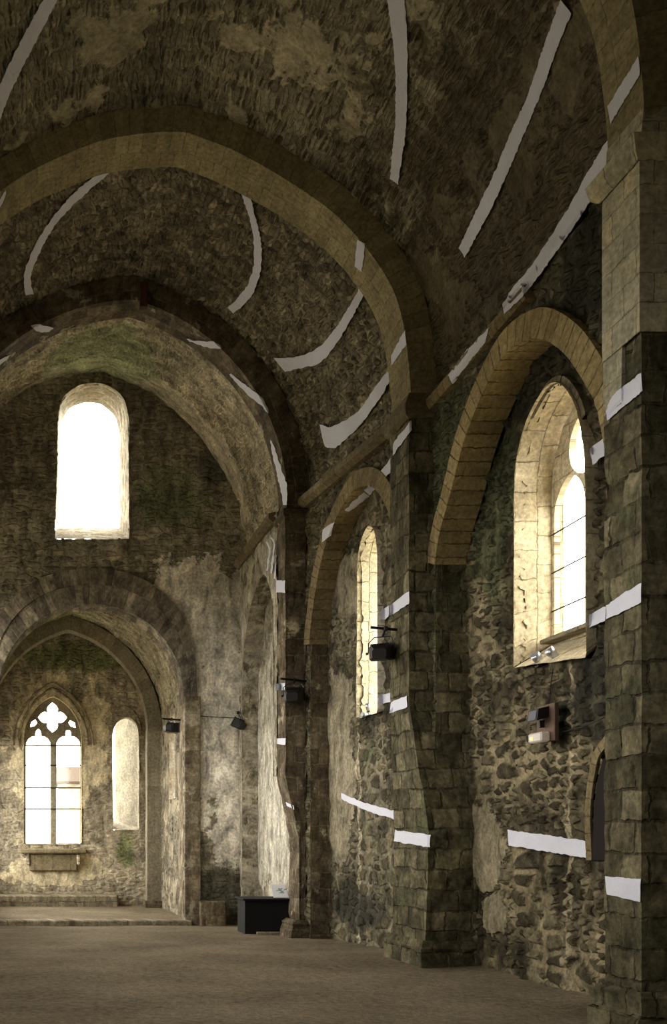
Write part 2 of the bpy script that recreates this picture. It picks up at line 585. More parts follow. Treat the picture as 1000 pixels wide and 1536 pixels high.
M['wall_bay2'] = masonry('weathered_plastered_rubble', gain=1.15, size=(.28, .16), size2=(.48, .3), darkjoint=.9, stones=BROWNS, mortar=(.18, .155, .105), mw=.28, disp=.05,
                         plaster=[(20.9, 3.6, .7, 2.0), (20.3, 7.3, 1.0, .6)], pl_col=(.24, .205, .14), pl_noise=.57, moss=[], dark=[(20.0, .6, 1.2, .5)], seam=[(20.0, -1, 4.2)], tone=(.75, 1.2))
M['wall_upper'] = masonry('mossy_dark_rubble', gain=1.5, size=(.28, .13), stones=BROWNS, mortar=(.10, .088, .056), mw=.2, disp=.08, moss=[(15.5, 7, 1, 2.5)], dark=[(11.2, 8.9, 1.2, .9)], tone=(.6, 1.2))
M['wall_east'] = masonry('crossing_wall_rubble', gain=2.6, size=(.38, .15), stones=((.03, .028, .02), (.07, .062, .045), (.12, .105, .075), (.2, .17, .12)), mortar=(.11, .098, .07), mw=.25, disp=.04,
                         plaster=[(5.2, 5.0, 1.1, 3.0), (4.4, 8.3, 1.5, 1.3), (5.4, 2.8, .6, 1.6)], pl_col=(.27, .25, .21), pl_noise=.60, moss=[(3.6, 11.3, 1.0, .8)], moss_col=(.075, .08, .045),
                         dark=[(4.9, 12.1, .6, .5), (4.8, .5, 1.0, .9)], tone=(.7, 1.3))
M['wall_choir'] = masonry('pale_choir_plaster', gain=1.15, size=(.4, .22), stones=((.07, .06, .045), (.14, .12, .085), (.24, .2, .14), (.3, .26, .18)), mortar=(.28, .25, .18), mw=.2, disp=.025,
                          plaster=[], pl_col=(.34, .305, .235), pl_noise=.46, tone=(.75, 1.2))
M['recess_plaster'] = masonry('pale_flaking_plaster', size=(.4, .25), stones=((.1, .085, .06), (.2, .17, .12), (.3, .26, .18)), mortar=(.3, .27, .2), mw=.2, disp=.02,
                              plaster=[(24.4, 3.6, 2.2, 2.6)], pl_col=(.5, .46, .37), pl_noise=.5, tone=(.8, 1.2), true_disp=True)
M['apse'] = masonry('apse_wall_plaster', gain=1.45, size=(.35, .16), stones=((.12, .10, .065), (.24, .2, .13), (.34, .29, .2)), mortar=(.3, .26, .19), mw=.25, disp=.03,
                    plaster=[(.7, 1.0, 1.6, .5), (.9, 5.2, 1.5, 2.2)], pl_col=(.45, .38, .25), pl_noise=.56, moss_col=(.125, .14, .055), moss=[(3.1, 1.7, .3, .6), (1.6, 8.2, 1.9, .5)], tone=(.75, 1.2))
M['apse_vault'] = masonry('green_stained_vault', gain=1.35, size=(.5, .12), stones=((.10, .085, .055), (.24, .21, .14), (.36, .31, .22)), mortar=(.32, .28, .2), mw=.2, disp=.03,
                          moss=[(1.5, 6.3, 3.0, 1.5), (4.0, 6.3, 3.0, 1.5)], moss_col=(.17, .2, .06), tone=(.8, 1.2))
M['vault1'] = masonry('slab_vault_stone', gain=1.15, grime=.55, size=(.42, .085), stones=((.10, .088, .058), (.19, .168, .112), (.28, .248, .166), (.36, .32, .215)), mortar=(.22, .195, .13), mw=.2, disp=.05, pits=.34, pit_size=(.30, .06),
                      plaster=[], pl_col=(.34, .30, .2), pl_noise=.53, dark=[(13, .6, 5.5, 3.1)], dark_col=(.07, .054, .03), tone=(.65, 1.3), pl_scale=.8)
M['vault2'] = masonry('dark_rubble_vault', gain=1.6, size=(.24, .12), stones=DARKS, mortar=(.13, .112, .075), mw=.12, disp=.07, pits=.06, dark=[], tone=(.75, 1.35))
M['vault3'] = masonry('pale_rubble_vault', gain=1.7, size=(.26, .10), stones=((.10, .086, .058), (.22, .19, .13), (.34, .3, .21)), mortar=(.33, .29, .2), mw=.15, disp=.05, moss=[(25.5, 7.0, 1.6, 1.6)],
                      moss_col=(.13, .15, .08), plaster=[(26.3, 5, .7, 4)], pl_col=(.34, .3, .22), pl_noise=.6, tone=(.8, 1.2))
M['arch_stone'] = masonry('yellowish_arch_ashlar', kind='ashlar', gain=1.2, size=(.24, .9), stones=((.17, .14, .075), (.24, .2, .11), (.30, .25, .14)), mw=.006, disp=.006, wiggle=.015,
                          joint=(.10, .086, .054), grime=.35, tone=(.75, 1.2), gritty=.6)
M['arch_yellow'] = masonry('yellow_sandstone_voussoirs', kind='ashlar', gain=1.3, size=(.22, 2.0), stones=((.18, .137, .062), (.26, .2, .095), (.33, .255, .125)), mw=.012, disp=.02, wiggle=.01,
                           joint=(.06, .045, .025), grime=.35, tone=(.75, 1.15), gritty=.5)
M['arch_dark'] = masonry('dark_banded_voussoirs', kind='ashlar', gain=2.0, size=(.2, 1.5), stones=((.03, .026, .022), (.065, .055, .043), (.11, .095, .07), (.2, .17, .13)), mw=.012, disp=.02, wiggle=.03,
                         joint=(.12, .1, .075), tone=(.7, 1.3))
M['arch_plain'] = masonry('grey_beige_arch_stone', kind='ashlar', gain=1.5, size=(.3, 2.0), stones=((.12, .105, .075), (.2, .175, .125), (.25, .22, .16)), mw=.008, disp=.01, wiggle=.02, joint=(.1, .09, .065), grime=.35, tone=(.7, 1.25))
M['pier'] = masonry('weathered_pier_ashlar', kind='ashlar', gain=1.6, size=(.43, .33), stones=((.018, .015, .008), (.05, .043, .024), (.10, .086, .05), (.165, .14, .088)), mw=.02, disp=.05, wiggle=.09,
                    dark=[], jointvar=.9, joint=(.03, .025, .015), moss=[], moss_col=(.056, .062, .03), tone=(.65, 1.25), gritty=1.2)
M['pier_red'] = masonry('reddish_pier_ashlar', kind='ashlar', gain=1.5, size=(.40, .34), stones=((.035, .026, .016), (.085, .066, .042), (.16, .132, .088)), jointvar=.9, mw=.014, disp=.03, wiggle=.09, dark=[],
                        joint=(.13, .11, .075), plaster=[], pl_col=(.26, .23, .17), pl_noise=.6, tone=(.65, 1.25), gritty=1.2)
M['pier_new'] = masonry('clean_grey_ashlar', kind='ashlar', gain=1.6, size=(.42, .3), stones=((.2, .185, .13), (.26, .235, .165), (.38, .31, .17)), mw=.007, disp=.008, wiggle=.01,
                        joint=(.1, .09, .06), grime=.35, tone=(.8, 1.15), gritty=.5)
M['choir_quoin'] = masonry('brownish_choir_quoins', kind='ashlar', gain=2.3, size=(.42, .34), stones=((.04, .032, .022), (.085, .068, .045), (.14, .118, .08)), mw=.012, disp=.03, wiggle=.07, plaster=[], pl_col=(.15, .13, .095), pl_noise=.55, joint=(.09, .075, .05), tone=(.75, 1.2))
M['choir_side'] = masonry('choir_side_plaster', gain=.75, size=(.4, .2), stones=((.08, .068, .045), (.18, .15, .1), (.3, .26, .18)), mortar=(.3, .26, .19), mw=.2, disp=.03, plaster=[], pl_col=(.42, .36, .25), pl_noise=.5, grime=.8)
M['reveal'] = masonry('pale_window_reveal', kind='ashlar', size=(.42, .34), stones=((.52, .44, .29), (.64, .55, .38), (.74, .65, .48)), mw=.012, disp=.02, wiggle=.03, joint=(.3, .25, .16), grime=.35, tone=(.8, 1.1), gritty=.9)
M['reveal_pale'] = masonry('cream_rough_reveal', kind='ashlar', size=(.4, .27), stones=((.55, .5, .38), (.74, .68, .53), (.82, .77, .62)), mw=.014, disp=.04, wiggle=.05, joint=(.3, .25, .16), grime=.3, tone=(.85, 1.1), gritty=1.0)
M['reveal_brown'] = masonry('brown_window_surround', kind='ashlar', size=(.3, .3), stones=((.12, .10, .065), (.2, .165, .11)), mw=.012, disp=.015, wiggle=.03, tone=(.8, 1.1))
M['white_reveal'] = masonry('white_plaster_reveal', size=(.6, .3), stones=((.3, .25, .18), (.5, .44, .33)), mortar=(.55, .5, .4), mw=.2, disp=.02, plaster=[(.6, 1.8, 2, 3)], pl_col=(.62, .57, .47), pl_noise=.42, grime=.35, tone=(.85, 1.1), dark=None)
M['splay'] = masonry('stained_splay_plaster', gain=1.8, size=(.5, .3), stones=((.12, .1, .07), (.26, .22, .15)), mortar=(.3, .26, .19), mw=.2, disp=.02, plaster=[(.6, 2.8, 2, 2)], pl_col=(.36, .33, .26), pl_noise=.46, grime=.5)
M['cornice'] = masonry('ochre_cornice_stone', kind='ashlar', size=(.6, 2.0), stones=((.12, .095, .055), (.2, .16, .09), (.24, .2, .125)), mw=.012, disp=.012, wiggle=.02, joint=(.06, .05, .03), grime=.35, tone=(.7, 1.2))
M['outer'] = masonry('outside_rubble', stones=BROWNS, disp=.02, true_disp=False)
M['step_stone'] = masonry('worn_step_stone', kind='ashlar', gain=1.3, size=(.8, .5), stones=((.12, .1, .065), (.2, .17, .115), (.3, .26, .18)), mw=.012, disp=.02, true_disp=False, tone=(.7, 1.2))

t = NT('trodden_earth')
uv = t.uv()
n1 = t.noise(uv, .5, 6, .6); n2 = t.noise(uv, 9, 6, .7); n3 = t.noise(t.vmath('MULTIPLY', uv, (1, 2.4, 1)), 22, 3, .6)
c = t.ramp(t.math('ADD', t.math('MULTIPLY', t.step(n1, .3, .7), .5), t.math('MULTIPLY', t.step(n2, .32, .68), .5)), ((.09, .068, .042), (.18, .142, .092), (.26, .21, .14), (.36, .295, .2)))
c = t.mix(t.step(n3, .52, .66, 0, .75), c, (.08, .062, .04))
n4 = t.noise(t.vmath('MULTIPLY', uv, (1, 3, 1)), 6, 8, .75, dist=.6)
c = t.mix(t.step(n4, .5, .72, 0, .55), c, (.40, .34, .24))
M['earth'] = t.finish(c, t.math('ADD', t.math('MULTIPLY', n2, .6), t.math('MULTIPLY', n3, .4)), .02, true_disp=False, bump=1.0, bdist=.09)

M['black'] = simple('black_painted_metal', (.018, .016, .016), .45, .3, .4)
M['black_matt'] = simple('black_matt_board', (.006, .005, .005), .8)
M['lens'] = simple('lamp_glass', (.2, .2, .23), .15, .0, .6)
M['chrome'] = simple('silver_metal', (.5, .52, .56), .3, .8, .5)
M['cable'] = simple('dark_cable', (.02, .018, .015), .7)
M['iron'] = simple('window_iron', (.06, .045, .035), .7, .4)
M['wood'] = simple('brown_wooden_board', (.13, .08, .052), .7, nscale=12)
M['roof_tile'] = simple('brown_roof_tiles', (.045, .03, .018), .9)
M['niche_shade_col'] = simple('niche_shade_red', (.010, .005, .004), .9)  # near-black so the flat niche sheet reads as a shaded recess
M['beam'] = simple('red_brown_timber', (.07, .03, .018), .8, nscale=12)
M['milk'] = simple('milky_lamp_cover', (.55, .52, .5), .4, emit=((1, .72, .5), .10))
M['paper_plain'] = simple('white_board', (.72, .72, .78), .7, nscale=4, namt=.05)
M['print'] = simple('grey_green_print', (.25, .3, .27), .8)
M['bulb'] = simple('glowing_bulb', (.9, .7, .4), .4, emit=((1, .62, .28), 1.2))
t = NT('window_glass')
gl = t.node('ShaderNodeBsdfGlossy'); gl.inputs['Roughness'].default_value = .05
tr = t.node('ShaderNodeBsdfTransparent'); tr.inputs[0].default_value = (.96, .95, .9, 1)
mx = t.node('ShaderNodeMixShader'); mx.inputs[0].default_value = .05
t.t.links.new(tr.outputs[0], mx.inputs[1]); t.t.links.new(gl.outputs[0], mx.inputs[2]); t.t.links.new(mx.outputs[0], t.out.inputs[0])
M['glass'] = t.m
t = NT('white_paint_strip')
o_ = t.node('ShaderNodeTexCoord').outputs['Object']
n = t.noise(o_, 5, 5, .6); n2 = t.noise(o_, 26, 5, .7)
cc = t.mix(t.step(n2, .60, .72), (.74, .74, .82), (.42, .42, .47))
M['paper'] = t.finish(t.mix(t.math('MULTIPLY', n, .5), cc, (.58, .58, .68)), t.math('ADD', n, t.math('MULTIPLY', n2, .6)), .02, true_disp=False, bump=.6, bdist=.02)

# ------------------------------------------------------------------ the vault profiles (x, height above eye), from right spring to left spring
Y0, Y0B, Y1, Y1B, Y2, Y2B, Y3 = 10.0, 10.64, 16.2, 17.05, 21.8, 22.6, 26.5


def prof_pts(right, left, off=0.0, n=90, left_end=-2.95):
    a = spline(right, 12); b = spline(left, 12)
    p = even(a + b[1:], 500)
    d = np.gradient(p, axis=0); d /= np.linalg.norm(d, axis=1, keepdims=True)
    p = p + np.stack([d[:, 1], -d[:, 0]], 1) * off
    p = [tuple(q) for q in p]
    if left_end is not None: p.append((left_end, p[-1][1]))
    return even(p, n)


def prof(*A_):
    if isinstance(A_[0], str): return prof_pts(*A_[1:])
    return prof_circles(*A_)


def prof_circles(cR, rR, cL, rL, xa, off=0.0, n=90, left_end=-2.95):
    rR += off; rL += off
    aR = math.acos((xa - cR[0]) / rR)
    zR = cR[1] + rR * math.sin(aR)
    aL = math.acos((xa - cL[0]) / rL)
    zL = cL[1] + rL * math.sin(aL)
    pts = [(cR[0] + rR * math.cos(a), cR[1] + rR * math.sin(a)) for a in np.linspace(0, aR, 50)]
    for a in np.linspace(aL, math.pi, 50)[1:]:
        k = 1 - (a - aL) / (math.pi - aL)
        pts.append((cL[0] + rL * math.cos(a), cL[1] + rL * math.sin(a) + (zR - zL) * k))
    if left_end is not None: pts.append((left_end, cL[1]))
    return even(pts, n)


def _m(q): return ((q[0] - 50) / 90.74, (1260 - q[1]) / 90.74)


A1 = ('points', [_m(q) for q in ((616, 592), (613, 550), (607, 500), (596, 452), (575, 408), (542, 363), (502, 321), (462, 291), (420, 264), (380, 241), (340, 221), (279, 198))],
      [_m(q) for q in ((279, 198), (225, 199), (150, 212), (65, 247), (0, 287), (-60, 340), (-112, 410), (-145, 500), (-158, 610))])
A0 = A1
A2 = ((.94, 7.5), 4.71, (2.35, 7.5), 4.55, 2.25)
A3 = ((.39, 7.5), 5.36, (1.95, 8.0), 4.70, 1.75)


def at(pr, Y, dz=0.0):
    return [(x, Y, z + H + dz) for x, z in pr]


NP = 190
ceil1 = loft('ceiling', [at(prof(*A0, .42, NP), Y0B - .02), at(prof(*A1, .42, NP), Y1 + .05)], M['vault1'], d=.075, amp=.05, uvrot=True, flip=False, uv0=(0, Y0B))
struct(ceil1, 'pointed stone barrel vault over the near bay', 'vault')
ceil0 = loft('ceiling', [at(prof(*A0, .42, 60), -6.9), at(prof(*A0, .42, 60), Y0 + .05)], M['vault1'], d=.4, uvrot=True, flip=False, uv0=(0, -6))
struct(ceil0)
ceil2 = loft('ceiling', [at(prof(*A1, .42, 170), Y1B - .05), at(prof(*A2, .5, 170), Y2 + .05)], M['vault2'], d=.075, amp=.07, uvrot=True, flip=False, uv0=(0, Y1B))
struct(ceil2, 'dark rubble barrel vault between the two big arches', 'vault')
ceil3 = loft('ceiling', [at(prof(*A2, .35, 150), Y2B - .05), at(prof(*A3, 0, 150), Y3 + .15)], M['vault3'], d=.09, amp=.08, uvrot=True, flip=False, uv0=(0, Y2B))
struct(ceil3, 'pale rubble vault in front of the choir wall', 'vault')


def arch(name, A, ya, yb, th, mat, label, nn=110, mat_dz=0.0):
    i = prof(*A, 0, nn, None); o = prof(*A, th, nn, None)
    rows = [at(o, ya), at(i, ya), at(i, yb), at(o, yb)]
    ob = loft(name, rows, mat, d=.14, amp=.012, flip=True, smooth=False)
    return struct(ob, label, 'arch')


AR0 = arch('transverse_arch_trim', A0, Y0, Y0B, .5, M['arch_stone'], 'ochre stone arch springing from the pier at the picture edge')
AR1 = arch('transverse_arch_trim', A1, Y1, Y1B, .45, M['arch_stone'], 'large ochre stone arch across the middle of the vault')
AR2 = arch('transverse_arch_trim', A2, Y2, Y2B, .52, M['pier_red'], 'dark rough stone arch in front of the choir')
mb = MB(); mb.box(P(215, 444, 21.74), (.17, .14, .55), None, .01)
tag(mb.build('timber_stub', M['beam']), 'short red-brown timber stub on the crown of the dark arch', 'timber')

# ------------------------------------------------------------------ floor
fl = []
for Y in np.concatenate([np.arange(-7, 27.2, .3), [27.5]]):
    fl.append([(x, Y, zf(Y) + .02 * noise.noise((x * .5, Y * .5, 3)) + .05 * max(0, (x - 6.3)) ** 2) for x in np.arange(-3.3, 8.6, .3)])
floor = loft('floor', fl, M['earth'])
struct(floor, 'trodden brown earth floor', 'floor')

# ------------------------------------------------------------------ right wall, bay one
XF, XR = 6.55, 7.0


def YZ(px, py, X):
    Y = F * X / (px - 50)
    return (Y, H + (1260 - py) * Y / F)


arch1_in = [(15.95, 6.5), (15.75, 6.95), (15.41, 7.35), (14.82, 8.1), (14.05, 8.6), (13.45, 8.74), (12.7, 8.52), (12.04, 7.98), (11.58, 7.4), (11.35, 7.0), (11.2, 6.5)]
arch1_in = [tuple(q) for q in spline(arch1_in, 6)]


def offset_open(pts, t):
    p = np.array(pts); d = np.gradient(p, axis=0); d /= np.linalg.norm(d, axis=1, keepdims=True)
    n = np.stack([d[:, 1], -d[:, 0]], 1)
    return p + n * t


def wall_x(X0, k=0.0, Yr=0.0):
    """plane X = X0 + k (Yr - Y): returns O, U, V for u = Y, v = z"""
    return (X0 + k * Yr, 0, 0), (-k, 1, 0), (0, 0, 1)


def offx(X0, k, Yr):
    return lambda u, v, w: (X0 + k * (Yr - u) + w, u, v)


def ring_side(name, pts_in, th, depth, X0, k, Yr, mat, label, out=-.03, sgn=None):
    """an arch ring set in a side wall: face and soffit"""
    pin = even(pts_in, 70)
    pout = offset_open(pin, th)
    c = pin.mean(0)
    if np.linalg.norm(pout - c, axis=1).mean() < np.linalg.norm(pin - c, axis=1).mean(): pout = offset_open(pin, -th)
    f = offx(X0, k, Yr)
    rows = [[f(a, b, .1) for a, b in pout], [f(a, b, out) for a, b in pout], [f(a, b, out) for a, b in pin], [f(a, b, depth) for a, b in pin]]
    return struct(loft(name, rows, mat, d=.12, amp=.008, smooth=False), label, 'arch')


O, U, V = wall_x(XF)
hole = arch1_in + [(11.2, -.3), (15.95, -.3)]
W1F = w = flat_wall('wall_right', O, U, V, [(10.4, -.2), (16.6, -.2), (16.6, 9.5), (10.4, 9.5)], [[(a, b if b > -.25 else -.15) for a, b in hole]], .11, M['wall_upper'], flip=True, amp=.04)
struct(w, 'upper wall face with arch openings beside the vault', 'wall')
ring_side('wall_arch_trim', arch1_in, .36, XR - XF + .05, XF, 0, 0, M['arch_yellow'], 'yellow sandstone wall arch over the large bright window')
# jambs of the recess below the ring
for (yy, fz, nm) in ((15.95, True, 'a'), (11.2, False, 'b')):
    rows = [[(XF - .0, yy, z) for z in np.arange(-.2, 6.6, .12)], [(XR + .15, yy, z) for z in np.arange(-.2, 6.6, .12)]]
    struct(loft('wall_recess_jamb_trim', rows, M['pier'], d=.12, flip=fz, uvrot=True))

win1 = [YZ(777, 1000, XR), YZ(777, 900, XR), YZ(777, 745, XR), (14.09, 7.48), (13.85, 7.87), (13.52, 8.08), (13.25, 8.15), (12.98, 8.06), (12.72, 7.80), (12.52, 7.45), (12.38, 6.95), (12.33, 6.3), (12.33, 4.33)]
curve1 = spline(win1[2:11], 6)
win1 = [win1[0], win1[1]] + [tuple(q) for q in curve1] + win1[11:]
O, U, V = wall_x(XR)
W1R = wr = flat_wall('wall_right', O, U, V, [(10.6, -.3), (16.4, -.3), (16.4, 9.2), (10.6, 9.2)], [win1], .055, M['wall_bay'], flip=True, amp=.07, sc=1.1, rough=.02)
struct(wr, 'rough rubble wall of the near bay around the tall window', 'wall')
wb = even(win1 + [win1[0]], 130)


def reveal(name, outl, X0, k, Yr, depth, mat, sill_rise, zsill, label, shrink=0.0, parent=None):
    c = np.array(outl)[:, 0].mean()
    rows = []
    for w_, s_ in ((-.06, 0), (depth, 1)):
        r = []
        for a, b in outl:
            zz = b + sill_rise * s_ * max(0, 1 - (b - zsill) / 1.2) if b < zsill + 1.2 else b
            aa = c + (a - c) * (1 - shrink * s_)
            r.append((X0 + k * (Yr - a) + w_, aa, zz))
        rows.append(r)
    return struct(loft(name, rows, mat, d=.07, amp=.015, parent=parent), label)


rv = reveal('window_1', wb, XR, 0, 0, .64, M['reveal'], .42, 4.5, 'pale stone reveal of the tall pointed window in the near bay', shrink=.05)
rv['category'] = 'window'
# head stones round the window
hd = [q for q in win1 if q[1] > 7.3]
ring_side('window_arch_trim', hd, .10, .03, XR, 0, 0, M['reveal_brown'], 'narrow stone head round the tall window', out=-.02)

# tracery of window 1
XG = 7.47
f1 = lambda u, v, w_: (XG + w_, u, v)
yc = 13.24


def lancet(cx, w_, z0, zs, rise, n=10):
    p = [(cx - w_ / 2, z0), (cx - w_ / 2, zs)]
    R_ = (w_ * w_ / 4 + rise * rise) / w_
    for i in range(1, n):
        a = i / n * math.asin(min(1, rise / R_)); p.append((cx - w_ / 2 + R_ * (1 - math.cos(a)), zs + R_ * math.sin(a)))
    p.append((cx, zs + rise))
    q = [(2 * cx - a, b) for a, b in p[:-1]][::-1]
    return p + q


def circ(cx, cz, r, n=24):
    return [(cx + r * math.cos(2 * math.pi * i / n), cz + r * math.sin(2 * math.pi * i / n)) for i in range(n)]


big = lancet(yc, 1.74, 4.85, 6.95, 1.12)
tr1 = plate('tracery', f1, [(a, b) for a, b in lancet(yc, 1.84, 4.8, 6.95, 1.2)],
            [lancet(yc - .425, .79, 4.9, 6.6, .52), lancet(yc + .425, .79, 4.9, 6.6, .52), circ(yc, 7.43, .43)], .08, M['reveal'], d=.2, parent=rv)
pane = MB(); pane.add([f1(a, b, .07) for a, b in big], [tuple(range(len(big)))]); pane.build('glass_pane', M['glass'], rv)
for zz in (5.3, 5.85, 6.4):
    MB().tube([(XG - .02, yc - .85, zz), (XG - .02, yc + .85, zz)], .012, 6).build('glazing_bar', M['iron'], rv)
MB().box((XG - .05, yc, 4.86), (.3, 1.7, .06), None, .01).build('window_sill', M['step_stone'], rv)

# narrow reddish doorway niche; a near-black sheet stands for its shaded recess
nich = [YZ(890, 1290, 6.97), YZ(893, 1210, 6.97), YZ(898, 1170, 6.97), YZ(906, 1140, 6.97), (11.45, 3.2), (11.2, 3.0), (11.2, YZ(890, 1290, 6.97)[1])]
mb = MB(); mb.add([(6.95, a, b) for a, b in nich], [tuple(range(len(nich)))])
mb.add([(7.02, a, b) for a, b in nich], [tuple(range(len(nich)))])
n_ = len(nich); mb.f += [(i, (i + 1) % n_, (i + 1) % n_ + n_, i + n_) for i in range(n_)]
o = mb.build('niche_shade', M['niche_shade_col']); tag(o, 'dark red-brown sheet painted as the shade of the niche beside the near pier', 'niche')
pts = [YZ(888, 1290, 6.95), YZ(886, 1215, 6.95), YZ(893, 1160, 6.95), YZ(903, 1128, 6.95), (11.42, 3.35)]
ring_side('niche_arch_trim', spline(pts, 5), .13, .02, 6.95, 0, 0, M['arch_ochre'], 'ochre stones edging the narrow niche', out=-.01)

# ------------------------------------------------------------------ right wall, bay two (the wall closes in slightly)
KB = .096
XR2 = 6.42; XF2 = 6.02
arch2_in = [(21.43, 6.3), (21.35, 6.7), (21.03, 7.48), (20.77, 7.91), (20.45, 8.27), (19.94, 8.6), (19.39, 8.8), (19.0, 8.84), (18.3, 8.6), (17.7, 8.0), (17.35, 7.2), (17.2, 6.3)]
arch2_in = [tuple(q) for q in spline(arch2_in, 6)]
O, U, V = wall_x(XF2, KB, 21.8)
W2F = w = flat_wall('wall_right', O, U, V, [(17.0, -.3), (21.9, -.3), (21.9, 9.6), (17.0, 9.6)], [arch2_in + [(17.2, -.2), (21.43, -.2)]], .12, M['wall_upper'], flip=True, amp=.03)
struct(w, 'upper wall face over the narrow window', 'wall')
RG2 = ring_side('wall_arch_trim', arch2_in, .34, .42, XF2, KB, 21.8, M['arch_ochre'], 'pointed ochre wall arch over the narrow window')
rows = [[(XF2 + KB * .37, 21.43, z) for z in np.arange(-.4, 6.4, .12)], [(XR2 + .1, 21.43, z) for z in np.arange(-.4, 6.4, .12)]]
struct(loft('wall_recess_jamb_trim', rows, M['pier_red'], d=.1, flip=True, uvrot=True))
win2 = [(19.85, 4.50), (19.83, 6.0), (19.80, 7.75), (19.64, 8.02), (19.50, 8.14), (19.32, 8.2), (19.12, 8.08), (19.0, 7.85), (18.93, 7.5), (18.93, 6.0), (18.93, 4.50)]
O, U, V = wall_x(XR2, KB, 21.8)
W2R = w = flat_wall('wall_right', O, U, V, [(16.95, -.3), (21.85, -.3), (21.85, 9.3), (16.95, 9.3)], [win2], .07, M['wall_bay2'], flip=True, amp=.06, rough=.015)
struct(w, 'weathered wall of the second bay around the narrow window', 'wall')
rv2 = reveal('window_2', even(win2 + [win2[0]], 90), XR2, KB, 21.8, 1.55, M['reveal_pale'], .3, 4.5, 'narrow lancet window with bright rough stone reveal', shrink=-.7)
rv2['category'] = 'window'
pn = MB(); pn.add([(7.7, 19.39 + (a - 19.39) * 1.5, b) for a, b in win2], [tuple(range(len(win2)))]); pn.build('glass_pane', M['glass'], rv2)

# ------------------------------------------------------------------ bay three: choir side wall with a tall recess
X3, X3R = 5.58, 6.0
arch3_in = [(26.15, 3.5), (26.15, 6.3), (26.0, 6.9), (25.6, 7.6), (25.0, 8.1), (24.3, 8.4), (23.75, 8.45), (23.2, 8.1), (22.9, 7.4), (22.8, 6.3), (22.8, 3.5)]
arch3_in = [arch3_in[0]] + [tuple(q) for q in spline(arch3_in[1:-1], 6)] + [arch3_in[-1]]
O, U, V = wall_x(X3)
W3F = w = flat_wall('wall_right', O, U, V, [(26.6, -.5), (26.6, 9.7), (22.5, 9.7), (22.5, 3.5)] + arch3_in[::-1] + [(26.15, -.5)], [], .12, M['wall_choir'], flip=True, amp=.03)
struct(w, 'pale wall beside the choir above the tall recess', 'wall')
rows = [[(X3 - .01, a, b) for a, b in even([(26.15, -.4)] + arch3_in, 110)], [(X3R + .1, a, b) for a, b in even([(26.15, -.4)] + arch3_in, 110)]]
struct(loft('wall_recess_jamb_trim', rows, M['wall_choir'], d=.12, uv0=(0, 0)))
O, U, V = wall_x(X3R)
W3R = w = flat_wall('wall_right', O, U, V, [(22.3, -.5), (26.6, -.5), (26.6, 8.9), (22.3, 8.9)], [], .12, M['recess_plaster'], flip=True, amp=.03)
struct(w, 'pale flaking plaster at the back of the tall recess', 'wall')

# ------------------------------------------------------------------ cornices along the spring of the vault
def cornice(name, a, b, mat, label, h=.24, out=.16):
    (xa, ya, za), (xb, yb, zb) = a, b
    sec = [(.15, h * .5 + .1), (0, h), (-out, h * .85), (-out, h * .35), (-out * .35, 0), (.15, 0)]
    rows = []
    for i in range(41):
        k = i / 40
        x, y, z = xa + (xb - xa) * k, ya + (yb - ya) * k, za + (zb - za) * k
        rows.append([(x + dx, y, z + dz) for dx, dz in sec])
    o = loft(name, rows, mat, flip=False, closed=True, amp=.012, caps=True, smooth=False, uvrot=True)
    return struct(o, label, 'cornice')


CN1 = cornice('cornice', (XF, 13.0, 9.20), (XF, Y1, 9.12), M['arch_ochre'], 'worn ochre cornice at the far end of the near bay', h=.2, out=.07)
cornice('cornice', (6.46, Y1B, 9.22), (XF2 + .02, Y2, 9.40), M['cornice'], 'ochre cornice above the narrow window')
CN3 = cornice('cornice', (X3, Y2B, 9.35), (X3, Y3, 9.35), M['cornice'], 'thin ochre cornice running to the choir wall')

# ------------------------------------------------------------------ piers
def pier_part(name, levels, mat, parent=None, d=.13, amp=.02, seed=0):
    """levels: (z, x inner, x outer, y front, y back), bottom to top"""
    rows = []
    for (z, xi, xo, yf, yb) in levels:
        rows.append(np.array(resample([(xo, yf, z), (xi, yf, z), (xi, yb, z), (xo, yb, z)], .13)))
    n = min(len(r) for r in rows)
    n = max(n, 24)
    # keep corners: resample each side to the same count
    out = []
    for (z, xi, xo, yf, yb) in levels:
        r = []
        for (a, b, k) in (((xo, yf), (xi, yf), 8), ((xi, yf), (xi, yb), 9), ((xi, yb), (xo, yb), 8)):
            for i in range(k): r.append((a[0] + (b[0] - a[0]) * i / k, a[1] + (b[1] - a[1]) * i / k, z))
        r.append((xo, yb, z))
        out.append(r)
    o = loft(name, out, mat, d=d, amp=amp, flip=True, parent=parent, smooth=False, seed=seed)
    # top and bottom lids
    for (z, xi, xo, yf, yb) in (levels[0], levels[-1]):
        pass
    return o


def lidded(name, x0, x1, ya, yb, z0, z1, mat, parent, bev=.02):
    return MB().box(((x0 + x1) / 2, (ya + yb) / 2, (z0 + z1) / 2), (x1 - x0, yb - ya, z1 - z0), None, bev).build(name, mat, parent)


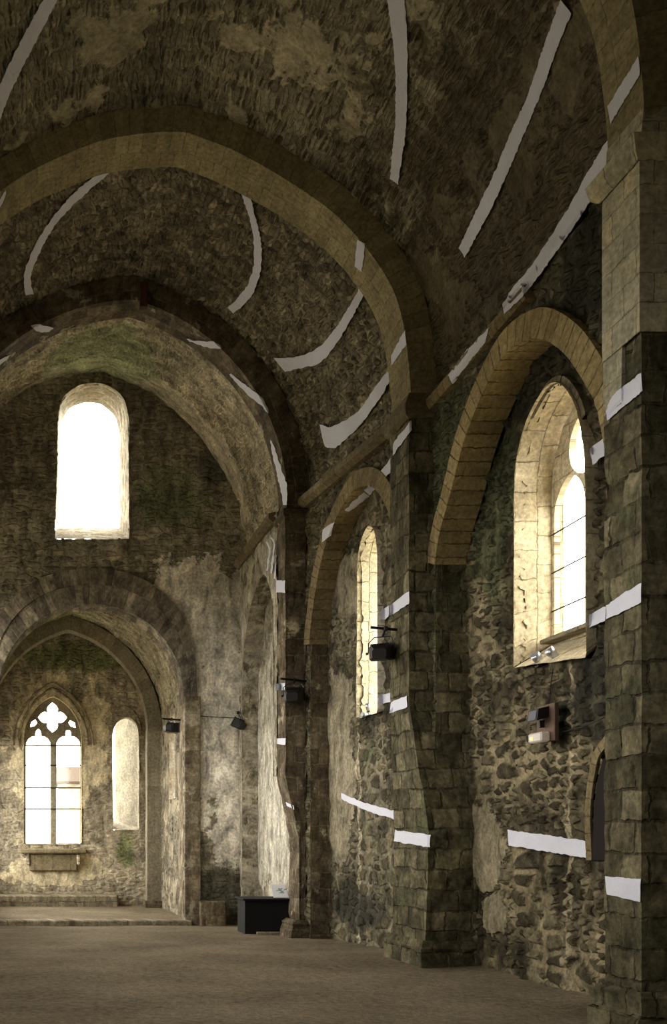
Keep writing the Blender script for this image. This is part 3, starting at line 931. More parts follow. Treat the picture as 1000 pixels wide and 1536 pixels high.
# near pier
p0 = empty('pier_column'); struct(p0, 'near pier with clean grey upper ashlar and rough dark lower stone', 'pier')
pier_part('rough_shaft', [(-.1, 6.2, 8.0, Y0, Y0B + .02), (7.25, 6.2, 8.0, Y0, Y0B + .02)], M['pier'], p0, amp=.03)
pier_part('ashlar_shaft', [(7.2, 6.17, 8.0, Y0 - .02, Y0B), (9.0, 6.17, 8.0, Y0 - .02, Y0B)], M['pier_new'], p0, amp=.003)
pier_part('capital', [(8.93, 6.15, 8.0, Y0 - .03, Y0B + .02), (9.0, 6.08, 8.0, Y0 - .1, Y0B + .08), (9.15, 6.04, 8.0, Y0 - .14, Y0B + .1), (9.18, 6.2, 8.0, Y0, Y0B), (9.5, 6.22, 8.0, Y0, Y0B)], M['pier_new'], p0, d=.05, amp=.004)
pier_part('base', [(-.1, 6.08, 8.0, Y0 - .14, Y0B + .14), (.2, 6.08, 8.0, Y0 - .14, Y0B + .14), (.26, 6.14, 8.0, Y0 - .1, Y0B + .1), (.42, 6.12, 8.0, Y0 - .12, Y0B + .1), (.5, 6.19, 8.0, Y0, Y0B + .02)], M['pier'], p0, d=.06, amp=.012)

pier_part('ashlar_patch', [(6.62, 6.19, 6.5, 10.33, Y0B + .01), (7.24, 6.185, 6.5, 10.30, Y0B + .01)], M['pier_new'], p0, amp=.003)

# middle pier
p1 = empty('pier_column'); struct(p1, 'dark pier between the two windows, wider at the bottom', 'pier')
pier_part('shaft', [(-.1, 6.22, 7.2, 15.62, Y1B), (2.1, 6.28, 7.2, 15.58, Y1B), (2.12, 6.28, 7.2, 15.58, Y1B), (4.3, 6.2, 7.2, Y1, Y1B), (9.0, 6.2, 7.2, Y1, Y1B)], M['pier'], p1, amp=.03, seed=5)
pier_part('capital', [(8.98, 6.2, 7.0, Y1 - .01, Y1B + .03), (9.05, 6.13, 7.0, Y1 - .05, Y1B + .08), (9.2, 6.12, 7.0, Y1 - .05, Y1B + .08), (9.42, 6.21, 7.0, Y1, Y1B)], M['cornice'], p1, d=.05, amp=.006)
pier_part('base', [(-.1, 6.12, 7.2, 15.46, Y1B + .12), (.3, 6.12, 7.2, 15.48, Y1B + .1), (.42, 6.2, 7.2, 15.6, Y1B + .02)], M['pier'], p1, d=.07, amp=.02)

# third pier, two shafts side by side
p2 = empty('pier_column'); struct(p2, 'reddish weathered pier in front of the choir, slimmer low down', 'pier')
pier_part('shaft', [(-.3, 5.90, 6.06, Y2, Y2B), (2.1, 5.90, 6.06, Y2, Y2B), (3.5, 5.60, 6.06, Y2, Y2B), (9.3, 5.60, 6.06, Y2, Y2B)], M['pier_red'], p2, amp=.03, seed=9)
pier_part('outer_shaft', [(-.3, 6.09, 6.5, Y2 - .02, Y2B), (9.3, 6.09, 6.5, Y2 + .02, Y2B)], M['pier_red'], p2, amp=.03, seed=12)
pier_part('capital', [(9.2, 5.6, 6.3, Y2, Y2B), (9.27, 5.54, 6.3, Y2 - .05, Y2B + .05), (9.38, 5.54, 6.3, Y2 - .05, Y2B + .05), (9.42, 5.62, 6.3, Y2, Y2B), (9.6, 5.64, 6.3, Y2, Y2B)], M['pier_red'], p2, d=.05, amp=.006)
pier_part('base', [(-.3, 5.66, 6.5, Y2 - .22, Y2B + .1), (-.02, 5.68, 6.5, Y2 - .2, Y2B + .1), (.1, 5.74, 6.5, Y2 - .14, Y2B + .05), (.16, 5.72, 6.5, Y2 - .15, Y2B + .05), (.24, 5.82, 6.5, Y2 - .02, Y2B)], M['pier_red'], p2, d=.06, amp=.02)

# ------------------------------------------------------------------ east wall of the nave with choir arch and round-headed window
S3 = F / Y3


def E(px, py): return ((px - 50) / S3, H + (1260 - py) / S3)


ch_c = (1.55, 5.88); ch_r = 2.52
choir = [(ch_c[0] + ch_r * math.cos(a), ch_c[1] + ch_r * math.sin(a)) for a in np.linspace(0, math.pi, 40)]
opening = [(ch_c[0] + ch_r, -.45)] + choir + [(ch_c[0] - ch_r, -.45)]
uw = [E(82, 808), E(86, 700), E(87, 625), E(92, 604), E(103, 588), E(120, 579), E(140, 576), E(160, 579), E(177, 590), E(188, 606), E(192, 628), E(192, 700), E(193, 808)]
uwh = [uw[0], uw[1]] + [tuple(q) for q in spline(uw[2:11], 4)] + uw[11:]
O, U, V = (0, Y3, 0), (1, 0, 0), (0, 0, 1)
WE = w = flat_wall('wall_east', O, U, V, [(-3.2, -.5), (6.3, -.5), (6.3, 15.2), (-3.2, 15.2)], [[(a, max(b, -.42)) for a, b in opening], uwh], .11, M['wall_east'], amp=.06, rough=.015)
struct(w, 'tall east wall with round-headed window above the choir arch', 'wall')


def ring_front(name, c, r0, r1, ya, yb, mat, label, z_low=None, a0=0.0, squash=1.0, n=70):
    ang = np.linspace(a0, math.pi - a0, n)
    def row(r, y):
        k = (r - ch_r)
        return [(c[0] + (ch_r + k * (.34 + .66 * math.sin(a) ** 1.5)) * math.cos(a), y, c[1] + (ch_r + k) * math.sin(a)) for a in ang]
    rows = [row(r1, yb + .05), row(r1, ya), row(r0, ya), row(r0, yb)]
    return struct(loft(name, rows, mat, d=.12, amp=.015, flip=True, smooth=False), label, 'arch')


ring_front('choir_arch_trim', ch_c, ch_r + .52, ch_r + .96, Y3 - .10, Y3, M['arch_dark'], 'outer dark voussoir ring over the choir opening')
ring_front('choir_arch_trim', ch_c, ch_r, ch_r + .52, Y3 - .05, Y3 + .8, M['arch_dark'], 'inner banded voussoir ring of the choir opening')
for sx, fz in ((ch_c[0] + ch_r, False), (ch_c[0] - ch_r, True)):
    rows = [[(sx, Y3 - .02, z) for z in np.arange(-.4, 5.95, .15)], [(sx, Y3 + .85, z) for z in np.arange(-.4, 5.95, .15)]]
    struct(loft('choir_jamb_trim', rows, M['choir_quoin'], d=.12, flip=not fz, uvrot=True))
# pilaster strip of the choir arch
struct(lidded('choir_pilaster_trim', ch_c[0] + ch_r + .0, ch_c[0] + ch_r + .44, Y3 - .10, Y3 + .3, -.4, 5.9, M['choir_quoin'], None), 'brownish pilaster on the right of the choir opening', 'pilaster')
lb = lidded('stone_block', E(297, 0)[0], E(335, 0)[0], Y3 - .42, Y3 - .06, -.35, E(0, 1350)[1], M['pier_red'], None, .03)
tag(lb, 'low dark stone block at the foot of the choir wall', 'stone block')

# upper window reveal
c = np.array([1.65, 12.3])
rows = []
ol = even(uwh + [uwh[0]], 110)
for y_, s_, rise in ((Y3 - .03, 0, 0), (Y3 + 1.0, .10, .62)):
    rows.append([(c[0] + (a - c[0]) * (1 - s_ * 1.3) - s_ * .5, y_, b + rise * max(0, 1 - (b - uw[0][1]) / 1.4) - (s_ * .5 if b > 13.4 else 0)) for a, b in ol])
rv3 = struct(loft('window_3', rows, M['white_reveal'], d=.08, amp=.025, flip=True), 'bright round-headed window high in the east wall', 'window')
pn = MB(); pn.add([(c[0] - .04 + (a - c[0]) * .9, Y3 + .95, b) for a, b in ol[:-1]], [tuple(range(len(ol) - 1))]); pn.build('glass_pane', M['glass'], rv3)

# ------------------------------------------------------------------ sanctuary behind the choir arch
Y4, Y4B, Y5 = 31.5, 32.0, 33.0
S4, S5 = F / Y4, F / Y5
ZS = -.15
B3 = ((.32 + .55, 3.9), 3.4, (2.0, 3.9), 3.4, 1.5)
B4 = ((.32, 3.5), 3.36 + .40, (1.95, 3.5), 3.42 + .40, 1.12)
bi = ((.32, 3.5), 3.36, (1.95, 3.5), 3.42, 1.12)
cs = loft('ceiling', [at(prof(*B3, .0, 120, None), Y3 + .7), at(prof(*B4, 0, 120, None), Y5 + .1)], M['apse_vault'], d=.1, amp=.04, uvrot=True, flip=False, uv0=(0, 0))
struct(cs, 'green-stained vault of the choir', 'vault')
arch('choir_transverse_arch_trim', bi, Y4, Y4B, .45, M['arch_plain'], 'plain grey-beige arch inside the choir')
# pilaster below it
pp = struct(pier_part('choir_pier_column', [(ZS - .1, 3.66, 4.2, Y4, Y4B), (3.5 + H + .05, 3.66, 4.2, Y4, Y4B)], M['arch_plain'], None, amp=.02), 'slim pilaster carrying the inner choir arch', 'pilaster')
pb = struct(lidded('choir_pier_base_trim', 3.58, 4.2, Y4 - .12, Y4B, ZS - .1, ZS + .22, M['pier_red'], None), 'small dark base block of the choir pilaster', 'base')
# side walls of the sanctuary
sw = [(28.55, 3.25), (28.55, 5.3), (28.75, 5.85), (29.2, 6.1), (29.65, 5.85), (29.85, 5.3), (29.85, 3.25)]
O, U, V = wall_x(4.2, 0.02, 26.5)
w = flat_wall('wall_choir_right', O, U, V, [(27.2, -.4), (33.1, -.4), (33.1, 6.2), (27.2, 6.2)], [sw], .12, M['choir_side'], flip=True, amp=.04)
struct(w, 'pale side wall of the choir', 'wall')
rows = [[(4.13, a, b) for a, b in even(sw + [sw[0]], 60)], [(5.15, a, b) for a, b in even(sw + [sw[0]], 60)]]
w4 = struct(loft('window_4', rows, M['white_reveal'], d=.1), 'slim side window of the choir seen edge-on', 'window')
lw = [(27.5, 1.2), (27.5, 6.1), (32.4, 6.1), (32.4, 1.2)]  # unseen opening, made this large to brighten the choir
O, U, V = wall_x(-1.75)
w = flat_wall('wall_choir_left', O, U, V, [(27.2, -.4), (33.1, -.4), (33.1, 6.3), (27.2, 6.3)], [lw], .3, M['apse'])
struct(w)

# far east wall with the traceried window and the lancet
def A(px, py): return ((px - 50) / S5, H + (1260 - py) / S5)


u0, z0 = A(36, 1266); u1 = A(122, 1266)[0]
uc = (u0 + u1) / 2; ww = u1 - u0
hw = [(u0 - .0, z0), (u0, A(0, 1110)[1])]
apex = A(79, 1046)
body = lancet(uc, ww, z0, A(0, 1108)[1], A(0, 1044)[1] - A(0, 1108)[1], 12)
lan = [A(170, 1245), A(169, 1150), A(169, 1105), A(172, 1090), A(179, 1080), A(189, 1076), A(199, 1080), A(206, 1091), A(208, 1106), A(208, 1245)]
lanh = [lan[0]] + [tuple(q) for q in spline(lan[1:-1], 4)] + [lan[-1]]
O, U, V = (0, Y5, 0), (1, 0, 0), (0, 0, 1)
w = flat_wall('wall_apse', O, U, V, [(-1.9, -.4), (4.4, -.4), (4.4, 9.6), (-1.9, 9.6)], [body, lanh], .09, M['apse'], amp=.05)
struct(w, 'ochre end wall of the choir with the traceried window', 'wall')
we = empty('window_5'); struct(we, 'two-light traceried east window with a four-lobed opening', 'window')
rows = [[(a, Y5 - .02, b) for a, b in even(body + [body[0]], 90)], [(uc + (a - uc) * .99, Y5 + .9, b) for a, b in even(body + [body[0]], 90)]]
loft('reveal', rows, M['reveal'], d=.12, flip=True, parent=we)


def light_shape(pxl, pxr, top):
    """one light with a small pointed cusp at the head"""
    a, b = A(pxl, 0)[0], A(pxr, 0)[0]
    m = (a + b) / 2; hw_ = (b - a) / 2
    zs = A(0, 1116)[1]
    L = [(a, z0 + .02), (a, zs)]
    L += [(a + .04 * hw_, zs + .10), (a + .22 * hw_, zs + .22), (a + .5 * hw_, zs + .30), (m - .22 * hw_, zs + .31), (m - .24 * hw_, zs + .40), (m - .16 * hw_, zs + .50), (m, A(0, top)[1])]
    return L + [(2 * m - x, y) for x, y in L[:-1]][::-1]


def quatre(cx, cz, rx, rz):
    half = [(.25, -.25), (.40, -.36), (.58, -.38), (.76, -.29), (.90, -.13), (1.0, 0)]
    lobe = half + [(x, -y) for x, y in half[:-1]][::-1]
    out = []
    for k in range(4):
        ca, sa = round(math.cos(k * math.pi / 2)), round(math.sin(k * math.pi / 2))
        out += [(cx + (x * ca - y * sa) * rx, cz + (x * sa + y * ca) * rz) for x, y in lobe[:-1]]
    return out


qc = A(79, 1074)
holes = [light_shape(39, 76, 1091), light_shape(85, 121, 1093), quatre(qc[0], qc[1], 22 / S5, 23 / S5),
         [A(45, 1089), A(47, 1081), A(53, 1077), A(56, 1082), A(52, 1087)], [A(114, 1090), A(113, 1082), A(106, 1078), A(103, 1082), A(107, 1088)]]
fe = lambda u, v, w_: (u, Y5 + .32 + w_, v)
plate('tracery', fe, lancet(uc, ww + .1, z0 - .05, A(0, 1108)[1], A(0, 1040)[1] - A(0, 1108)[1], 12), holes, .16, M['arch_plain'], d=.14, parent=we)
pn = MB(); pn.add([fe(a, b, .1) for a, b in body], [tuple(range(len(body)))]); pn.build('glass_pane', M['glass'], we)
for py in (1117, 1147, 1181, 1213):
    MB().tube([fe(u0, A(0, py)[1], -.03), fe(u1, A(0, py)[1], -.03)], .024, 6).build('glazing_bar', M['iron'], we)
# hood mouldings over both east windows
for k, (grow, thick) in enumerate(((.26, .07), (.44, .06))):
    hb = lancet(uc, ww + 2 * grow - .1, 0, A(0, 1118)[1], A(0, 1044)[1] - A(0, 1118)[1] + grow, 14)[1:-1]
    mb = MB(); mb.tube([(a, Y5 - .02, b) for a, b in hb], thick, 8); struct(mb.build('window_hood_trim', M['apse'], None, True), ('inner' if k == 0 else 'outer') + ' pointed moulding over the traceried window', 'moulding')
hm = [A(160, 1110), A(163, 1085), A(172, 1067), A(184, 1059), A(196, 1063), A(207, 1078), A(213, 1105)]
mb = MB(); mb.tube([(q[0], Y5 - .02, q[1]) for q in spline(hm[2:], 5)], .045, 8); struct(mb.build('window_hood_trim', M['apse'], None, True), 'round moulding over the pale lancet', 'moulding')
# lancet: reveal and plastered splay behind it
w6 = empty('window_6'); struct(w6, 'pale round-headed lancet to the right of the traceried window', 'window')
lr = even(lanh + [lanh[0]], 70)
loft('reveal', [[(a, Y5 - .02, b) for a, b in lr], [(a, Y5 + .45, b) for a, b in lr]], M['white_reveal'], d=.1, flip=True, parent=w6)
xa, xb = lan[0][0], lan[-1][0]
lo, hi = lan[0][1] - .3, A(0, 1070)[1]
loft('splayed_reveal', [[(xb + .05, Y5 + .40, z) for z in np.arange(lo, hi + .2, .12)], [(xa + .15, Y5 + 1.25, z) for z in np.arange(lo, hi + .2, .12)]], M['splay'], d=.12, flip=True, uvrot=True, parent=w6)
sl = MB(); sl.add([(xa, Y5 + .02, lo + .33), (xb, Y5 + .02, lo + .33), (xb + .1, Y5 + 1.3, lo + .75), (xa, Y5 + 1.3, lo + .75)], [(0, 1, 2, 3)]); sl.build('window_sill', M['white_reveal'], w6)

# raised sanctuary floor, step, plinth, altar shelf
rows = [[(x, Y, ZS + .012 * noise.noise((x, Y, 1))) for x in np.arange(-2.2, 4.5, .3)] for Y in np.arange(Y3 + .05, Y5 + .2, .3)]
struct(loft('floor', rows, M['earth']), 'raised choir floor', 'floor')
st = lidded('choir_step_trim', -2.6, 4.25, Y3 - .30, Y3 + .35, -.45, ZS + .015, M['step_stone'], None, .03)
struct(st, 'long low stone step in front of the choir', 'step')
pl = lidded('plinth_trim', -1.75, 2.75, 31.9, Y5 + .05, ZS - .1, ZS + .36, M['step_stone'], None, .03)
struct(pl, 'low stone plinth under the traceried window', 'plinth')
sh = MB(); a, b = A(38, 1279), A(122, 1279)
sh.box(((a[0] + b[0]) / 2, Y5 - .12, a[1] + .05), (b[0] - a[0] + .35, .42, .16), None, .04)
o = empty('altar_shelf', ((a[0] + b[0]) / 2, Y5, a[1])); struct_ = None
tag(o, 'broken brown stone altar shelf under the traceried window', 'altar shelf')
q = sh.build('slab', M['cornice']); adopt(q, o)
sh = MB(); sh.box(((a[0] + b[0]) / 2, Y5 - .06, a[1] - .33), (b[0] - a[0] - .25, .2, .6), None, .05); q = sh.build('support', M['cornice']); adopt(q, o)
for k in (-.85, .85):
    sh = MB(); sh.box(((a[0] + b[0]) / 2 + k, Y5 - .1, a[1] - .22), (.16, .3, .42), None, .05); q = sh.build('bracket', M['apse']); adopt(q, o)

# brown building seen through the east window
ow = empty('outbuilding', (1.7, 45, 0))
tag(ow, 'pale building with a brown roof seen through the traceried window', 'building')
adopt(lidded('wall', 1.15, 3.2, 45.0, 48, -.5, 4.75, M['white_reveal'], None), ow)
adopt(MB().add([(1.05, 44.8, 4.7), (3.4, 44.8, 4.7), (3.4, 46.5, 5.5), (1.05, 46.5, 5.5), (1.05, 44.8, 4.6), (3.4, 44.8, 4.6), (3.4, 48.1, 4.6), (1.05, 48.1, 4.6)], [(0, 1, 2, 3), (4, 5, 1, 0), (7, 6, 5, 4), (3, 2, 6, 7), (4, 0, 3, 7), (1, 5, 6, 2)]).build('roof', M['roof_tile']), ow)

# ------------------------------------------------------------------ outer shell: thick walls, roof (keeps daylight to the openings)
def shell(name, O, U, V, outer, holes, d=.8):
    o = flat_wall(name, O, U, V, outer, holes, d, M['outer'])
    return struct(o)


def arched(yc_, w_, za, zb):
    return [(yc_ - w_ / 2, za), (yc_ - w_ / 2, zb - w_ / 2)] + [(yc_ - w_ / 2 * math.cos(a), zb - w_ / 2 + w_ / 2 * math.sin(a)) for a in np.linspace(.2, math.pi - .2, 9)] + [(yc_ + w_ / 2, zb - w_ / 2), (yc_ + w_ / 2, za)]


shell('wall_outer_right', (7.62, 0, 0), (0, 1, 0), (0, 0, 1), [(-7, -.8), (16.3, -.8), (16.3, 15.6), (-7, 15.6)],
      [[(13.24 + (a - 13.24) * .95, max(b, 4.9)) for a, b in win1]])
shell('wall_outer_right', (7.97, 0, 0), (0, 1, 0), (0, 0, 1), [(16.3, -.8), (27.4, -.8), (27.4, 15.6), (16.3, 15.6)], [[(19.39 + (a - 19.39) * 1.65, b) for a, b in win2]])
shell('wall_outer_right', (0, 16.3, 0), (1, 0, 0), (0, 0, 1), [(7.6, -.8), (8.0, -.8), (8.0, 15.6), (7.6, 15.6)], [])
inn = [arched(*q) for q in LEFT_WIN]
struct(flat_wall('wall_left', (-2.95, 0, 0), (0, 1, 0), (0, 0, 1), [(-7, -.8), (26.7, -.8), (26.7, 15.6), (-7, 15.6)], inn, .3, M['wall_choir']))
shell('wall_outer_left', (-3.75, 0, 0), (0, 1, 0), (0, 0, 1), [(-7, -.8), (27.4, -.8), (27.4, 15.6), (-7, 15.6)], inn)
for i, q in enumerate(inn):
    e_ = even(q + [q[0]], 50)
    struct(loft(f'window_{7 + i}', [[(-2.97, a, b) for a, b in e_], [(-3.76, a, b) for a, b in e_]], M['reveal'], d=.3))
shell('wall_west', (0, -6.8, 0), (1, 0, 0), (0, 0, 1), [(-3.8, -.8), (8.0, -.8), (8.0, 15.6), (-3.8, 15.6)], [arched(1.9, 1.5, 3.2, 7.8)])
shell('roof', (0, 0, 15.5), (1, 0, 0), (0, 1, 0), [(-3.9, -7), (8.1, -7), (8.1, 27.5), (-3.9, 27.5)], [], 2)
shell('wall_outer_east', (0, Y3 + .95, 0), (1, 0, 0), (0, 0, 1), [(-3.9, -.8), (8.1, -.8), (8.1, 15.6), (-3.9, 15.6)],
      [[(-1.75, -.7), (-1.75, 6.0), (-1.75, 9.5), (4.6, 9.5), (4.6, -.7)], [(c[0] - .05 + (a - c[0]) * .93, max(b, 10.7)) for a, b in uwh]])
shell('wall_outer_choir_right', (5.12, 0, 0), (0, 1, 0), (0, 0, 1), [(27.3, -.8), (34.2, -.8), (34.2, 9.9), (27.3, 9.9)], [sw])
shell('wall_outer_choir_left', (-2.4, 0, 0), (0, 1, 0), (0, 0, 1), [(27.3, -.8), (34.2, -.8), (34.2, 9.9), (27.3, 9.9)], [lw])
shell('roof_choir_slab', (0, 0, 9.8), (1, 0, 0), (0, 1, 0), [(-2.5, 27.2), (5.2, 27.2), (5.2, 34.2), (-2.5, 34.2)], [], 2)
shell('wall_outer_apse', (0, Y5 + .9, 0), (1, 0, 0), (0, 0, 1), [(-2.5, -.8), (5.2, -.8), (5.2, 9.9), (-2.5, 9.9)],
      [body, [(2.05, 2.0), (2.05, 7.2), (3.7, 7.2), (3.7, 2.0)]])

# ------------------------------------------------------------------ every visible face must look into the room (relief is carved along the normals)
def orient(o, pt):
    me = o.data
    pt = Vector(pt)
    acc = sum(p.area * p.normal.dot((pt - p.center).normalized()) for p in me.polygons)
    if acc < 0: me.flip_normals()


for o in [q for q in bpy.data.objects if q.type == 'MESH']:
    n_ = o.name.split('.')[0]
    vs_ = np.array([tuple(v.co) for v in o.data.vertices]); lo_, hi_ = vs_.min(0), vs_.max(0); mid_ = (lo_ + hi_) / 2
    if n_ in ('transverse_arch_trim', 'choir_arch_trim', 'choir_transverse_arch_trim'): orient(o, (mid_[0], lo_[1] - .6, lo_[2] + 1))
    elif n_ in ('wall_arch_trim', 'window_arch_trim', 'niche_arch_trim'): orient(o, (lo_[0] - .6, mid_[1], lo_[2] + .3 * (hi_[2] - lo_[2])))
    elif n_.startswith('window_') and 'trim' not in n_ or n_ in ('reveal',): orient(o, mid_)
    elif n_ == 'wall_recess_jamb_trim': orient(o, (6.3, 13.5 if mid_[1] < 17 else (19 if mid_[1] < 22 else 24.4), 3))
    elif n_ == 'choir_jamb_trim': orient(o, (1.55, 26.9, 3))
    elif n_ == 'splayed_reveal': orient(o, (0, 30, 4))

# ------------------------------------------------------------------ things laid on the surfaces: find the surface along a sight line
_bvh = {}
EYE = Vector((0, 0, H))


def bvh(o):
    if o.name not in _bvh:
        me = o.data
        vs = [o.matrix_world @ v.co for v in me.vertices]
        _bvh[o.name] = BVHTree.FromPolygons(vs, [tuple(p.vertices) for p in me.polygons])
    return _bvh[o.name]


def hit(px, py, targets):
    d = Vector(((px - 50) / F, 1, (1260 - py) / F))
    dn = d.normalized()
    best = None
    for o in targets:
        loc, nrm, idx, dist = bvh(o).ray_cast(EYE, dn)
        if loc is not None and (best is None or dist < best): best = dist
    return dn, best


PIER0 = list(p0.children); PIER1 = list(p1.children); PIER2 = list(p2.children)


def strip(label, A_, B_, targets, off=.03, th=.012):
    """a white painted paper strip following the masonry between two edges"""
    L = max(sum(math.dist(a, b) for a, b in zip(A_[:-1], A_[1:])), sum(math.dist(a, b) for a, b in zip(B_[:-1], B_[1:])))
    n = max(3, int(L / 4)); m = 5
    a = even(spline(A_, 4) if len(A_) > 2 else A_, n); b = even(spline(B_, 4) if len(B_) > 2 else B_, n)
    D = np.full((n, m), np.nan); dirs = [[None] * m for _ in range(n)]
    rnd = random.Random(label)
    for i in range(n):
        for j in range(m):
            p = a[i] + (b[i] - a[i]) * j / (m - 1)
            if j in (0, m - 1): p = p + np.array([rnd.uniform(-.9, .9), rnd.uniform(-.9, .9)])
            dn, t_ = hit(p[0], p[1], targets)
            dirs[i][j] = dn
            if t_ is not None: D[i, j] = t_
    if np.isnan(D).all(): print('STRIP MISS', label); return None
    med = np.nanmedian(D)
    for i in range(n):
        for j in range(m):
            row = D[max(0, i - 2):i + 3]
            if np.isnan(D[i, j]) or abs(D[i, j] - np.nanmedian(row if not np.isnan(row).all() else D)) > .6:
                D[i, j] = np.nanmedian(row) if not np.isnan(row).all() else med
    co = []
    for lay in (off, off - th):
        for i in range(n):
            for j in range(m): co.append(EYE + dirs[i][j] * (D[i, j] - lay))
    N = n * m
    f = []
    for i in range(n - 1):
        for j in range(m - 1):
            q = (i * m + j, i * m + j + 1, (i + 1) * m + j + 1, (i + 1) * m + j)
            f.append(q); f.append(tuple(N + k for k in q[::-1]))
    for i in range(n - 1):
        for j in (0, m - 1):
            q = (i * m + j, (i + 1) * m + j, N + (i + 1) * m + j, N + i * m + j); f.append(q if j == 0 else q[::-1])
    for j in range(m - 1):
        for i in (0, n - 1):
            q = (i * m + j, i * m + j + 1, N + i * m + j + 1, N + i * m + j); f.append(q if i else q[::-1])
    me = bpy.data.meshes.new('white_strip'); me.from_pydata([tuple(v) for v in co], [], f)
    me.materials.append(M['paper']); me.update()
    o = bpy.data.objects.new('white_strip', me); COL.objects.link(o)
    return tag(o, label, 'painted strip', 'white strips on the masonry')


V1_, V2_, V3_ = [ceil1], [ceil2], [ceil3, AR2, W3F] + PIER2
strip('long white strip on the near vault, sloping through the upper left corner', [(80, -25), (65, 0), (40, 45), (15, 95), (-5, 140), (-22, 190)], [(100, -25), (86, 0), (55, 60), (27, 115), (5, 165), (-10, 210)], V1_)
strip('long upright white strip near the top middle of the vault', [(580, -14), (583, 20), (590, 70), (593, 130), (592, 190), (587, 235), (585, 268)], [(604, -14), (609, 30), (611, 100), (610, 160), (606, 215), (601, 245), (597, 277)], V1_)
strip('long slanting white strip halfway up the near vault haunch', [(840, 0), (815, 70), (790, 145), (765, 200), (740, 262), (715, 313), (688, 372)], [(857, 20), (838, 65), (815, 130), (790, 190), (765, 250), (735, 315), (697, 386)], V1_)
strip('long slanting white strip just above the wall near the clean ashlar pier', [(912, 207), (880, 260), (850, 315), (800, 393), (770, 430), (753, 457)], [(919, 226), (900, 275), (870, 325), (825, 390), (790, 437), (756, 471)], V1_ + [W1F, CN1], off=.045)
strip('short white strip between the middle pier and the yellow wall arch', [(733, 492), (700, 525), (672, 562)], [(727, 514), (702, 545), (678, 577)], V1_ + [W1F, CN1])
strip('white patch under the ochre arch at the upper right edge', [(957, 84), (911, 160)], [(960, 110), (915, 186)], [AR0])
strip('tiny white patch under the large arch at the left picture edge', [(9, 286), (0, 298), (-14, 318)], [(9, 290), (0, 312), (-8, 326)], [AR1])
strip('small upright white patch under the large arch, the upper of two', [(536, 360), (531, 399)], [(548, 366), (542, 408)], [AR1])
strip('white patch under the large arch right above the middle pier capital', [(607, 495), (586, 533)], [(609, 517), (587, 548)], [AR1])
strip('curved white strip on the left of the dark vault', [(168, 246), (125, 277), (85, 318), (60, 355), (45, 385), (36, 415), (38, 443)], [(180, 247), (140, 280), (95, 323), (70, 358), (55, 390), (46, 415), (50, 441)], V2_)
strip('curved white strip at the crown of the dark vault', [(352, 262), (364, 298), (376, 335), (381, 380), (377, 412), (363, 440), (341, 462)], [(367, 270), (381, 318), (391, 362), (392, 395), (384, 430), (370, 452), (350, 470)], V2_)
strip('curved white strip on the dark vault halfway down its right side', [(545, 418), (534, 440), (512, 479), (485, 515), (464, 529), (440, 536), (411, 538)], [(552, 427), (546, 441), (518, 494), (494, 530), (476, 546), (452, 552), (427, 558)], V2_)
strip('curved white strip low on the dark vault above the ochre cornice', [(587, 549), (560, 584), (539, 614), (515, 632), (494, 641), (479, 636)], [(588, 564), (572, 593), (542, 635), (518, 659), (501, 672), (486, 670)], V2_ + [W2F])
strip('white patch on the nave side of the middle pier just under its capital', [(617, 630), (589, 665)], [(617, 645), (589, 683)], PIER1)
strip('white strip sloping down to the top of the ochre wall arch', [(589, 684), (546, 736)], [(588, 704), (554, 743)], [W2F])
strip('greyish strip crossing the stones of the ochre wall arch', [(545, 738), (516, 766)], [(554, 744), (524, 768)], [RG2, W2F])
strip('small torn white patch left of the ochre wall arch', [(501, 782), (483, 795)], [(496, 803), (483, 814)], [W2F, RG2], off=.12)
strip('narrow white patch on the pale vault near its crown', [(279, 508), (300, 512), (322, 513), (331, 519)], [(281, 510), (300, 518), (315, 522), (331, 523)], V3_)
strip('small white patch on the left of the pale vault', [(45, 488), (60, 487), (80, 492)], [(55, 497), (68, 499), (80, 494)], V3_)
strip('thin white patch on the pale vault at the left picture edge', [(16, 532), (0, 540), (-12, 548)], [(12, 537), (0, 547), (-10, 556)], V3_)
strip('slanting white strip on the right haunch of the pale vault', [(344, 561), (357, 578), (376, 596), (389, 606), (402, 620)], [(346, 561), (364, 575), (385, 590), (396, 601), (403, 619)], V3_)
strip('long upright white sliver low on the pale vault beside the dark arch', [(405, 660), (410, 688), (415, 710), (421, 738), (425, 758)], [(408, 662), (418, 692), (426, 715), (430, 731), (430, 757)], V3_)
strip('small white patch on the thin cornice beside the choir', [(424, 761), (411, 774)], [(425, 771), (414, 777)], [CN3, W3F])
for (q, lab) in (([(398, 813), (403, 824), (399, 856)], 'farthest'), ([(405, 806), (410, 816), (405, 860)], 'middle'), ([(411, 799), (415, 809), (411, 868)], 'closest')):
    strip('thin upright white line below the thin cornice, the ' + {'farthest': 'one deepest in', 'middle': 'central one', 'closest': 'one nearest the pier'}[lab] + ' of three', q, [(x + 2.6, y) for x, y in q], [W3F, CN3])
strip('white patch beside the top of the tall recess', [(414, 871), (427, 871)], [(414, 889), (427, 889)], PIER2 + [W3F])
strip('white patch on the reddish pier level with its spotlight', [(414, 1025), (427, 1024)], [(414, 1036), (427, 1035)], PIER2)
strip('white patch on the reddish pier below its spotlight', [(415, 1107), (428, 1107)], [(415, 1116), (428, 1117)], PIER2)
strip('small slanting white patch where the reddish pier narrows', [(428, 1203), (440, 1208)], [(430, 1208), (441, 1214)], PIER2)
strip('white strip on the middle pier above its spotlight', [(613, 887), (584, 908)], [(614, 905), (584, 924)], PIER1)
strip('white patch on the wall between the narrow window and the middle pier', [(583, 908), (570, 917)], [(583, 925), (571, 933)], [W2R, W2F])
strip('white patch below the narrow window against the middle pier', [(585, 1039), (568, 1043)], [(585, 1053), (568, 1057)], [W2R, W2F])
